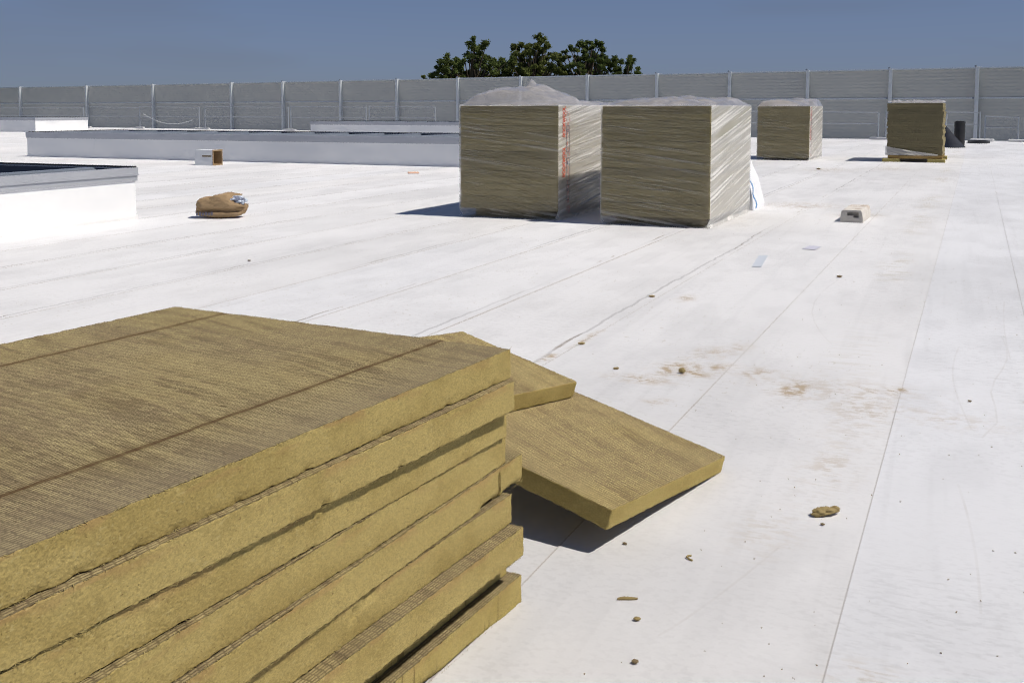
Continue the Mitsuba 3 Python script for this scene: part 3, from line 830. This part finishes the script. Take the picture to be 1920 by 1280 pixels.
def ribbed(p, q, z0, z1, pitch, depth):
    """panel between two plan points with level ribs"""
    d = np.array(q) - np.array(p)
    L = np.linalg.norm(d)
    d = d / L
    n = np.array([d[1], -d[0]])
    if n[1] > 0:
        n = -n                                                   # towards the roof
    k = max(2, int(round((z1 - z0) / pitch)))
    prof = []
    for i in range(k):
        a = z0 + (z1 - z0) * i / k
        s = (z1 - z0) / k
        prof += [(0.0, a), (0.0, a + .45 * s), (depth, a + .55 * s), (depth, a + .92 * s)]
    prof.append((0.0, z1))
    prof = np.array(prof)
    V, Fc = [], []
    for e in (p, q):
        V += [[e[0] + n[0] * o, e[1] + n[1] * o, z] for o, z in prof]
    m_ = len(prof)
    for i in range(m_ - 1):
        Fc += [[i, i + m_, i + m_ + 1], [i, i + m_ + 1, i + 1]]
    nb = len(V)
    for e in (p, q):                                             # back face and edges
        V += [[e[0] - n[0] * .09, e[1] - n[1] * .09, z0], [e[0] - n[0] * .09, e[1] - n[1] * .09, z1]]
    Fc += [[nb, nb + 1, nb + 3], [nb, nb + 3, nb + 2], [m_ - 1, 2 * m_ - 1, nb + 3], [m_ - 1, nb + 3, nb + 1], [0, nb + 2, m_], [0, nb, nb + 2]]
    return trimesh.Trimesh(V, Fc, process=False), d, n


for i in range(len(POSTS) - 1):
    p, q = np.array(POSTS[i]), np.array(POSTS[i + 1])
    jig = (rng.uniform(-.012, .012))
    m, d, n = ribbed(p, q, BM + 0.035, BT - 0.06, 0.165, 0.007)
    obj("panel", m, "mat_barrier", t)
    m, d, n = ribbed(p, q, BB, BM - 0.035, 0.165, 0.007)
    obj("panel", m, "mat_barrier", t)
    bar = lambda z0, z1, o0, o1: trimesh.convex.convex_hull(np.array([[*(e + n * o), z] for e in (p, q) for o in (o0, o1) for z in (z0, z1)]))
    obj("joint_rail", bar(BM - .032, BM + .032, -.08, .05), "mat_rail", t)
    obj("top_rail", bar(BT - .057, BT + .005 + jig, -.08, .035), "mat_rail", t)
for i, p in enumerate(POSTS[:-1]):
    p = np.array(p)
    q = np.array(POSTS[i + 1])
    d = (q - p) / np.linalg.norm(q - p)
    n = np.array([d[1], -d[0]])
    n = -n if n[1] > 0 else n
    a = math.atan2(d[1], d[0])
    h = BT + 0.03 - BB
    c = p + n * 0.10
    post = cat(at(rbox(0.17, 0.018, h, .003), *(p + n * .28), BB + h / 2, a), at(rbox(0.012, 0.34, h, .003), *(p + n * .10), BB + h / 2, a),
               at(rbox(0.24, 0.018, h, .003), *(p - n * .11), BB + h / 2, a))
    obj("post", post, "mat_galv", t)
    obj("lug", cat(at(rbox(0.09, 0.06, 0.09, .004), *(p + n * .16 + d * .10), BT + .055, a), at(rbox(0.07, 0.05, 0.07, .004), *(p + n * .20 + d * .17), BM, a)), "mat_alu_dark", t)

# ------------------------------------------------------------------ mobile fence panels in front of the barrier
def line_at(x, off):
    """the point of the roof's far edge at x, moved back by off"""
    return np.array([x, FAR(x) - off])


def mobile(label, p, q, h, wires, feet=True, lean_=0.0):
    t = thing("barrier_fence", label, "temporary fence panel", "temporary fence panels along the far roof edge")
    p, q = np.array(p), np.array(q)
    d = (q - p) / np.linalg.norm(q - p)
    P = lambda s, z: [p[0] + d[0] * s, p[1] + d[1] * s + lean_ * z, z]
    L = np.linalg.norm(q - p)
    obj("post", tube([P(.02, .05), P(.02, h)], .028, 6), "mat_fence_steel", t)
    obj("post", tube([P(L - .02, .05), P(L - .02, h - .05)], .028, 6), "mat_fence_steel", t)
    obj("top_rail", tube([P(.03, h - .03), P(L - .03, h - .08)], .022, 6), "mat_fence_steel", t)
    obj("middle_rail", tube([P(.03, h * .55), P(L - .03, h * .55)], .02, 6), "mat_fence_steel", t)
    if wires:
        k = int(L / 0.14)
        w = [tube([P(.06 + (L - .12) * i / k, .14), P(.06 + (L - .12) * i / k, h - .08)], .0028, 3) for i in range(k + 1)]
        w += [tube([P(.05, z), P(L - .05, z)], .003, 3) for z in np.linspace(.14, h - .15, 6)]
        obj("wire_mesh", cat(*w), "mat_fence_steel", t)
    if feet:
        for s in (.02, L - .02):
            f = rbox(.70, .24, .10, .03)
            obj("foot", at(f, P(s, 0)[0], P(s, 0)[1], .062, math.atan2(d[1], d[0])), "mat_foot_white", t)


xs = [-74.5, -58.0, -57.3, -51.9, -51.6, -46.0, -45.2, -38.1, -37.7, -32.0, -31.6, -27.1]
names = ["temporary fence panel at the far left behind the distant upstand", "temporary fence panel right of the distant upstand, left of the slack chain", "temporary fence panel with the slack chain hanging across it",
         "temporary fence panel just right of the slack chain", "temporary fence panel behind the low rear upstand, its left end", "temporary fence panel behind the low rear upstand, next to the hooded pack"]
for i in range(6):
    mobile(names[i], line_at(xs[2 * i], 1.3), line_at(xs[2 * i + 1], 1.0), 1.5, True)
mobile("temporary fence panel with plain rails between the two far packs", line_at(-10.6, .6), line_at(-3.82, .6), 1.25, False)
mobile("temporary fence panel with plain rails behind the opened pack and black rolls", line_at(-3.55, .6), line_at(0.15, .6), 1.25, False)
mobile("temporary fence panel with dense wire at the right edge of the picture", line_at(0.30, .8), line_at(1.55, .8), 1.05, True, lean_=0.1)
a, b = line_at(-51.1, 1.4), line_at(-46.3, 1.35)
pts = [[a[0] + (b[0] - a[0]) * u, a[1] + (b[1] - a[1]) * u, 0.62 - 0.62 * (1 - (2 * u - 1) ** 2) * 0.72 + 0.38 * (1 - u)] for u in np.linspace(0, 1, 30)]
chain = cat(*[trimesh.Trimesh(*(lambda mm: (mm.vertices, mm.faces))(tube([pts[k], (np.array(pts[k]) * .3 + np.array(pts[k + 1]) * .7).tolist()], .018, 5)), process=False) for k in range(29)])
scene[thing("barrier_chain", "slack white chain hanging across a fence panel by the barrier", "chain")] = mikit.ply(chain, "mat_white_paint")

# ------------------------------------------------------------------ black rolls and draped sheet beside the opened pack
def roll_mesh(r, h, turns=3):
    """a rolled membrane: spiral wall seen as a thick tube with an open core"""
    m = trimesh.creation.annulus(r * .35, r, h, sections=40)
    m.apply_translation([0, 0, h / 2])
    rings = [trimesh.creation.annulus(r * (.42 + .16 * k), r * (.50 + .16 * k), .02, sections=32) for k in range(turns)]
    for g_ in rings:
        g_.apply_translation([0, 0, h + .008])
    return cat(m, *rings)


for (x, y, r, h, lab) in ((-0.55, 41.3, .185, .86, "black membrane roll standing upright at the right, clear of the opened pack"), (-1.32, 41.0, .19, .86, "black membrane roll standing upright half hidden by the opened pack")):
    k = thing("membrane_roll", lab, "membrane roll", "black membrane rolls by the opened pack")
    scene[k] = mikit.ply(at(roll_mesh(r, h), x, y, 0.002), "mat_rubber", smooth=40)


def drape(u, v):
    """a cone of stiff sheet: apex on the roll, edge fanning over the roof"""
    a = -2.6 + 1.75 * u
    rr = v ** 0.9
    x = -1.02 + rr * (0.62 * np.cos(a) + 0.16)
    x = -1.05 + rr * (-0.18 + 0.92 * u)
    y = 40.9 - rr * (0.9 + 1.2 * np.sin(u * math.pi) + 1.0 * u) * 0.9
    z = 0.76 * (1 - v ** 1.05) * (1 - 0.35 * u * v) + 0.012 + 0.05 * np.sin(u * 9) * v * (1 - v)
    return np.stack([x, y, z], -1)


s1 = sheet(40, 30, drape)
s2 = (s1[0] - [0, -0.004, 0.006], s1[1][:, ::-1])
k = thing("membrane_sheet", "loose black membrane sheet fanned out over the roof in front of the rolls", "membrane sheet")
scene[k] = mikit.ply(cat(s1, s2), "mat_rubber", smooth=60)
k = thing("coiled_band", "flat coiled black band lying on the roof right of the upright roll", "band")
ring = trimesh.creation.annulus(.30, .40, .09, sections=60)
ring.apply_transform(np.diag([1, 1.9, 1, 1.0]))
scene[k] = mikit.ply(at(ring, .10, 44.6, .05), "mat_rubber", smooth=40)
k = thing("steel_rod", "thin pale rod standing upright between the black rolls", "rod")
scene[k] = mikit.ply(tube([[-1.06, 42.0, 0.01], [-1.04, 42.0, .6], [-1.0, 42.0, 1.13]], .018, 6), "mat_rail")

# ------------------------------------------------------------------ white box, paper sack, concrete block, big bags
t = thing("wooden_box", "small white wooden box on its side with a dark open end, by the long upstand", "box")
bx, by, bw, bd, bh, th = -16.60, 19.42, 0.47, 0.40, 0.36, 0.022
tr = [bx, by, 0.003]


def boxpart(*a):
    m = box(*a)
    return at(m, bx, by, 0.003, 0.12)


obj("side", boxpart(0, bw, 0, th, 0, bh), "mat_white_paint", t)
obj("side", boxpart(0, bw, bd - th, bd, 0, bh), "mat_white_paint", t)
obj("bottom", boxpart(.001, bw - .001, th + .001, bd - th - .001, 0.001, th), "mat_plywood", t)
obj("top", boxpart(.001, bw - .001, th + .001, bd - th - .001, bh - th, bh - .001), "mat_white_paint", t)
obj("back", boxpart(.002, th, th + .002, bd - th - .002, th + .001, bh - th - .001), "mat_plywood", t)
obj("rim", cat(boxpart(bw + .001, bw + .012, -.004, .03, -.002, bh + .006), boxpart(bw + .001, bw + .012, bd - .03, bd + .004, -.002, bh + .006), boxpart(bw + .001, bw + .012, .031, bd - .031, bh - .03, bh + .006),
               boxpart(bw + .001, bw + .012, .031, bd - .031, -.002, .03)), "mat_plywood", t)
obj("lining", boxpart(th + .01, bw - .002, th + .001, th + .006, th + .002, bh - th - .002), "mat_plywood", t)
obj("lining", boxpart(th + .01, bw - .002, bd - th - .006, bd - th - .001, th + .002, bh - th - .002), "mat_plywood", t)
obj("handle_slot", boxpart(.20, bw - .03, -.006, -.001, .20, .235), "mat_crumb_dark", t)

t = thing("paper_sack", "crumpled brown paper sack lying open on the roof with grey plastic waste in its mouth", "paper sack")
ico = trimesh.creation.icosphere(5)
v = ico.vertices.copy()
sgn = np.sign(v)
v = sgn * np.abs(v) ** 0.5
P = v * np.array([0.30, 0.19, 0.135])
fold = np.abs(meshkit.fbm(P * 6.0 + 3, 3, 4) - 0.5) * 2
fold2 = np.abs(meshkit.noise(P * [16, 14, 24] + 9, 6) - 0.5) * 2
crs = np.zeros(len(P))
rs_ = np.random.RandomState(4)
for k in range(9):                                            # straight paper creases
    dd = rs_.normal(size=3)
    dd /= np.linalg.norm(dd)
    crs += np.abs(((P @ dd) * rs_.uniform(3, 8) + rs_.rand()) % 1.0 - 0.5)
P = P * (0.82 + 0.11 * fold + 0.05 * fold2 + 0.055 * (crs - 2.25) + 0.05)[:, None]
P[:, 2] += 0.035 * (P[:, 0] > -.05) * np.clip(P[:, 2], 0, 1) / .15
waist = np.exp(-((P[:, 2] + 0.035) / 0.018) ** 2) * np.clip(-P[:, 1] / .2, 0, 1)           # pinched fold across the front
P[:, 1] += 0.05 * waist
mouth = np.clip((P[:, 0] - 0.10) / 0.16, 0, 1) * np.clip((P[:, 2] - 0.03) / 0.06, 0, 1)
P[:, 2] -= 0.085 * mouth
P[:, 0] += 0.03 * np.clip(P[:, 0] / .3, 0, 1) * (P[:, 2] < .06)
P[:, 2] = np.maximum(P[:, 2], -0.128) + 0.130
sack = trimesh.Trimesh(P, ico.faces, process=False)
SX, SY, SR = -8.30, 10.14, 0.42
obj("bag", at(sack, SX, SY, 0.002, SR), "mat_paper", t, smooth=14)


def flap(u, v):
    x = -0.16 + 0.36 * u + .03 * v
    y = -0.13 + 0.30 * v
    z = 0.235 + 0.055 * np.sin(u * 2.6) * (0.4 + 0.6 * v) + 0.02 * np.abs(meshkit.noise(np.stack([u * 5, v * 5, 0 * u], -1), 3) - .5) - .06 * (1 - v) * (u > .5) * (u - .5)
    return np.stack([x, y, z], -1)


f1 = sheet(18, 14, flap)
obj("flap", at(cat(f1, (f1[0] - [0, 0, .003], f1[1][:, ::-1])), SX, SY, 0.0, SR), "mat_paper", t, smooth=30)
junk = trimesh.creation.icosphere(3)
jv = junk.vertices * [0.10, 0.13, 0.055]
jv = jv * (0.6 + 0.9 * meshkit.fbm(jv * 30, 2, 9))[:, None]
obj("plastic_waste", at(trimesh.Trimesh(jv, junk.faces, process=False), SX + .185, SY + .075, .205, SR), "mat_plastic_grey", t)
ink = cat(*[box(-.24 + .035 * k, -.24 + .035 * k + .022, -.205, -.200, .045, .078 + .01 * (k % 2)) for k in range(6)])
obj("faded_print", at(ink, SX, SY + .012, 0.0, SR), "mat_print_ink", t)

t = thing("concrete_block", "dirty concrete foot block with a slotted end, on the roof right of the packs", "concrete block")
prof = __import__("shapely").Polygon([(-.125, 0), (.125, 0), (.124, .06), (.112, .13), (.100, .143), (-.100, .143), (-.112, .13), (-.124, .06)])
blk = trimesh.creation.extrude_polygon(prof, 0.80, engine="earcut")
blk.apply_transform(np.array([[1, 0, 0, 0], [0, 0, 1, 0], [0, 1, 0, 0], [0, 0, 0, 1.0]]))
blk.fix_normals()
man = m3.Manifold(m3.Mesh(np.asarray(blk.vertices, np.float32), np.asarray(blk.faces, np.uint32)))
man = man - (m3.Manifold.cube([0.13, 0.10, 0.045]).translate([-0.05, -0.02, 0.078]) + m3.Manifold.cube([0.06, 0.10, 0.03]).translate([0.02, -0.02, 0.055]))
mm = man.refine_to_length(0.03).to_mesh()
bv = np.array(mm.vert_properties[:, :3])
bv += 0.006 * (np.stack([meshkit.fbm(bv * 25 + s, 3, s) for s in (1, 2, 3)], -1) - .5)
bv[:, 2] = np.maximum(bv[:, 2], 0.001)
obj("block", at(trimesh.Trimesh(bv, mm.tri_verts, process=False), -1.285, 12.62, 0.001, -0.02), "mat_concrete", t, smooth=40)


def bulk_bag(label, cx, cy, w, d, h, seed, strap, lean_):
    t = thing("bulk_bag", label, "bulk bag", None)
    m = trimesh.creation.box([1, 1, 1])
    for _ in range(5):
        m = m.subdivide()
    v = np.array(m.vertices)
    zz = v[:, 2] + .5
    q = np.sign(v) * np.abs(v * 2) ** 0.9 / 2
    P = np.c_[q[:, 0] * w * (1 - .55 * zz ** 1.6), q[:, 1] * d * (1 - .3 * zz ** 2), zz * h]
    bul = np.sin(np.clip(zz * 1.6, 0, 1) * math.pi) * .05
    P[:, :2] *= (1 + bul)[:, None]
    P[:, 0] += lean_ * zz
    P += 0.05 * (np.stack([meshkit.fbm(P * 5 + s, 3, seed + s) for s in (1, 2, 3)], -1) - .5) * (zz > .02)[:, None]
    P[:, 2] = np.maximum(P[:, 2], 0)
    obj("body", at(trimesh.Trimesh(P, m.faces, process=False), cx, cy, .003), "mat_bag", t, smooth=40)
    if strap:
        def band(za, zb, wd, off):
            out = []
            for k, z in enumerate(np.linspace(za, zb, 10)):
                zz_ = z / h
                xx = cx + w / 2 * (1 - .55 * zz_ ** 1.6) * (1 + math.sin(min(zz_ * 1.6, 1) * math.pi) * .05) + lean_ * zz_ + .028
                out.append([xx + .012 * math.sin(k * 1.3), cy - d * .5 + off + .02 * math.sin(k), z])
            return out
        obj("strap", cat(*[trimesh.convex.convex_hull(np.array([[p[0] + sx, p[1] + sy, p[2]] for p in pr_ for sx in (-.006, .012) for sy in (-.022, .022)])) for pr_ in zip(band(.42, h * .98, 0, .02)[:-1], band(.42, h * .98, 0, .02)[1:])]), "mat_blue", t)
        obj("cord", tube(band(.03, .44, 0, .02), .007, 6), "mat_blue", t)
    return t


bulk_bag("slumped white bulk bag with a blue strap, behind the nearest wrapped pack", -2.90, 13.95, 0.62, 0.72, 0.86, 3, True, -0.10)
bulk_bag("white bulk bag glimpsed in the gap between the two near wrapped packs", -4.45, 14.1, 0.5, 0.55, 0.50, 8, False, 0.0)

# ------------------------------------------------------------------ tape pieces and crumbs on the roof
def flat(name, label, cat_, pts, mat, th=0.002):
    k = thing(name, label, cat_)
    m = trimesh.creation.extrude_polygon(__import__("shapely").Polygon(pts), th, engine="earcut")
    m.apply_translation([0, 0, 0.0056])
    scene[k] = mikit.ply(m, mat)


flat("tape_strip", "grey-blue strip of tape stuck on the roof in front of the big bag", "tape", [(-1.66, 8.68), (-1.585, 8.70), (-1.66, 9.42), (-1.735, 9.38)], "mat_tape")
flat("tape_patch", "small pale lilac patch of tape beside a sheet lap, nearer than the concrete block", "tape", [(-1.45, 10.0), (-1.33, 9.98), (-1.31, 10.25), (-1.42, 10.28)], "mat_tape_pale")
k = thing("orange_scrap", "orange plastic scrap on the roof left of the hooded pack", "scrap")
scene[k] = mikit.ply(at(rbox(.22, .26, .02, .008), -10.47, 18.8, .016, .6), "mat_orange")


def roof_z(x):
    """height of the gently lapped sheets at x"""
    b = sorted(SEAMS + [1.62])
    i = int(np.searchsorted(b, x))
    lo, hi = b[i - 1], b[min(i, len(b) - 1)]
    return 0.0045 * (1 - (x - lo) / (hi - lo + .05))


def lump(r, sx, sy, sz, seed, lev=3, rough=0.9):
    m = trimesh.creation.icosphere(lev)
    v = np.array(m.vertices)
    d = 0.55 + rough * meshkit.fbm(v * 2.1 + seed * 3.7, 4, seed)
    v = v * d[:, None] * [sx, sy, sz] * r
    v[:, 2] -= v[:, 2].min()
    return trimesh.Trimesh(v * 0.58, m.faces, process=False)


def crumb(name, label, x, y, mesh, mat="mat_crumb", rz=0.0, z=0.005, cat_="wool crumb"):
    k = thing(name, label, cat_, "crumbs of wool lying on the roof")
    scene[k] = mikit.ply(at(mesh, x, y, z + roof_z(x) - 0.0035, rz), mat, smooth=30)


big = cat(lump(.046, 1.1, .7, .42, 4, 4), at(lump(.040, 1.1, .8, .5, 9, 3), -.022, -.008, 0), at(lump(.026, 1, .9, .7, 13, 3), .030, .008, .002), at(lump(.022, 1.7, .5, .5, 17, 3), -.034, -.020, 0))
crumb("wool_clump", "largest torn clump of brown wool on the bare roof, right of the tilted slab", -.402, 3.425, big, "mat_crumb", YAW)
crumb("wool_chunk", "round brown wool chunk in the middle of the dust smear", -1.292, 5.02, lump(.030, .9, .7, .75, 21), "mat_crumb", .3)
crumb("wool_flake", "flat orange-brown flake on the sheet lap beyond the small slab", -1.962, 5.41, lump(.028, 1.2, .6, .35, 22), "mat_crumb", .3)
crumb("wool_flake", "olive flake between the small slab and the dust smear", -1.614, 4.961, lump(.022, 1.2, .6, .4, 23), "mat_crumb", .5)
crumb("wool_flake", "grey flake on the lap halfway to the near packs", -2.027, 7.015, lump(.030, 1.2, .6, .35, 24), "mat_crumb", .4)
crumb("wool_flake", "dark flake on the roof beyond the dust smear, near the blurred tyre arc", -.933, 8.41, lump(.032, 1.2, .6, .4, 25), "mat_crumb_dark", .4)
crumb("wool_stick", "straw-like sliver on the roof to the right of the stack's foot", -.809, 2.597, tube([[-.026, 0, .002], [-.008, .001, .0035], [.010, .0, .003], [.028, .002, .002]], [.003, .0045, .004, .0025], 6), "mat_crumb", YAW)
crumb("wool_flake", "small round crumb just below the straw-like sliver", -.751, 2.498, lump(.013, 1.2, .8, .5, 27), "mat_crumb", .3)
crumb("wool_curl", "curled thread of wool in front of the tilted slab's lit edge", -.727, 2.92, tube([[.010, .014, .001], [.0, .006, .003], [-.004, -.004, .004], [.003, -.014, .002], [.012, -.02, .001]], .0026, 6), "mat_crumb", .3)
crumb("wool_flake", "small dark crumb at the lower edge of the picture", -.695, 2.296, lump(.012, 1.1, .9, .6, 29), "mat_crumb_dark", .3)
crumb("wool_flake", "tiny dark crumb just off the tip of the tilted slab's shadow", -.923, 2.935, lump(.011, 1.2, .7, .4, 30), "mat_crumb_dark", -.3)
crumb("wool_flake", "small dark crumb directly below the largest clump", -.402, 3.33, lump(.010, 1.2, .8, .5, 31), "mat_crumb_dark", .3)
crumb("wool_flake", "brown flake at the far end of the right-hand dust smears", .011, 5.034, lump(.013, 1.2, .7, .4, 32), "mat_crumb_dark", .3)
crumb("wool_flake", "dark flake on the roof beside the third pack's shadow", -3.1, 23.5, lump(.06, 1.2, .7, .4, 33), "mat_crumb_dark", .3)
crumb("wool_flake", "dark flake on the far lap left of the two near packs", -5.68, 7.3, lump(.022, 1.2, .7, .4, 34), "mat_crumb_dark", .3)
rs = np.random.RandomState(11)
bits = []
for k in range(300):
    yy = 2.0 + 9 * rs.rand() ** 1.8
    xx = rs.uniform(-1.0, .35) if rs.rand() < .6 else rs.uniform(-1.9 - .15 * yy, .3)
    if xx < -.80 and yy < 3.9 and xx > -2.6:
        continue
    bits.append(at(trimesh.Trimesh(*(lambda q: (np.array(q.vertices) * [rs.uniform(1, 2.4), 1, .6] * rs.uniform(.0007, .0024), q.faces))(trimesh.creation.icosphere(1)), process=False), xx, yy, roof_z(xx) + .0008, rs.uniform(0, 3)))
obj("wool_specks", cat(*bits), "mat_crumb_dark")
tag("wool_specks", "fine specks of wool sprinkled over the white roof", "specks", kind="stuff")

# ------------------------------------------------------------------ trees beyond the barrier
DT = 96.0
RIGHT = np.array([math.cos(YAW), math.sin(YAW), 0])
AHEAD = np.array([-math.sin(YAW), math.cos(YAW), 0])
PXM = DT / F_PX


def tree(label, cx, blobs, leaf, seed, zbase=-8.0):
    """blobs: (sideways metres, height metres, radius) of leaf clumps in the crown"""
    t = thing("oak_tree", label, "tree", "trees beyond the barrier")
    r = np.random.RandomState(seed)
    base = AHEAD * DT + RIGHT * cx
    top = max(b[1] for b in blobs)
    mid = np.mean([b[0] for b in blobs])
    trunk = [base + RIGHT * mid * u + np.array([0, 0, zbase + u * (top - zbase - .6)]) for u in np.linspace(0, 1, 9)]
    trunk = [p + RIGHT * .25 * math.sin(i * 1.7) for i, p in enumerate(trunk)]
    obj("trunk", tube(trunk, np.linspace(.42, .05, 9), 8), "mat_bark", t, smooth=True)
    V, N = [], []
    limbs = []
    for (sx, h, rad) in blobs:
        dep = r.uniform(-2.2, 2.2)
        c = base + RIGHT * sx + AHEAD * dep + np.array([0, 0, h])
        j = min(8, max(2, int(8 * (h - 1.6 - zbase) / (top - zbase))))
        a = trunk[j]
        limbs.append(tube([a, (a + c) / 2 + [0, 0, -.25], c], [.12, .07, .03], 5))
        for s in range(max(3, int(rad * 12))):                    # sub-clumps of leaves
            q = r.normal(size=3)
            q /= np.linalg.norm(q)
            cc = c + q * rad * r.uniform(.35, 1.0) * [1, 1, .85]
            k = int(75 + 45 * r.rand())
            V.append(cc + r.normal(size=(k, 3)) * rad * [.27, .27, .22])
    C_ = np.vstack(V)
    n = len(C_)
    a = r.normal(size=(n, 3)); a /= np.linalg.norm(a, axis=1, keepdims=True)
    b = np.cross(a, r.normal(size=(n, 3))); b /= np.linalg.norm(b, axis=1, keepdims=True)
    s = r.uniform(.045, .10, (n, 1))
    P = np.stack([C_ - a * s * 1.25, C_ + b * s * .7, C_ + a * s * 1.25, C_ - b * s * .7], 1).reshape(-1, 3)
    i = np.arange(n) * 4
    Fc = np.vstack([np.c_[i, i + 1, i + 2], np.c_[i, i + 2, i + 3]])
    obj("limbs", cat(*limbs), "mat_bark", t, smooth=True)
    obj("crown", (P, Fc), leaf, t)


def outline(x0, pts, seed, spacing=7.5):
    """clump list under a skyline given in (x, y) pixels of the photograph's width, converted to metres at the trees' distance"""
    r = np.random.RandomState(seed)
    xs_, ys_ = zip(*pts)
    out = []
    x = xs_[0]
    while x < xs_[-1]:
        ytop = np.interp(x, xs_, ys_)
        y = ytop + 5
        while y < 176:
            if r.rand() < (.90 if y < 150 else .7):
                rad = r.uniform(5.5, 9.5) * PXM
                out.append(((x + r.uniform(-3, 3) - x0) * PXM, H + (205 - y - r.uniform(-2, 2)) * PXM, rad))
            y += spacing * 1.25
        x += spacing * 1.15
    return out


tree("leftmost oak beyond the barrier, tall on its right and low on its left", (885 - 960) * PXM, outline(885, [(815, 138), (826, 118), (843, 103), (862, 112), (874, 118), (880, 92), (892, 72), (903, 82), (918, 86), (917, 104), (930, 112), (942, 106), (957, 114)], 3), "mat_leaf_0", 5)
tree("middle oak beyond the barrier with the highest tip", (1010 - 960) * PXM, outline(1010, [(958, 120), (959, 84), (968, 76), (984, 82), (1000, 80), (1012, 64), (1022, 76), (1036, 96), (1044, 108), (1058, 108)], 8), "mat_leaf_1", 9)
tree("right-hand oak beyond the barrier with sky showing through a gap", (1108 - 960) * PXM, outline(1108, [(1056, 128), (1064, 122), (1078, 132), (1084, 86), (1094, 79), (1106, 76), (1124, 80), (1131, 92), (1134, 110), (1150, 106), (1156, 122)], 12) + [((q - 1108) * PXM, H + (205 - z) * PXM, .26) for q, z in ((1058, 98), (1066, 93), (1073, 95), (1080, 98), (1064, 107), (1049, 106))], "mat_leaf_2", 14)
tree("low bushy tree crown at the right end of the tree group", (1178 - 960) * PXM, outline(1178, [(1156, 128), (1164, 116), (1172, 102), (1180, 114), (1190, 114), (1199, 134)], 16), "mat_leaf_0", 18)
tree("single tiny tree tip poking up left of the tree group", (797 - 960) * PXM, [(0, H + (205 - 145) * PXM, .16), (0.02, H + (205 - 152) * PXM, .3), (-.1, H + (205 - 166) * PXM, .5)], "mat_leaf_1", 22)
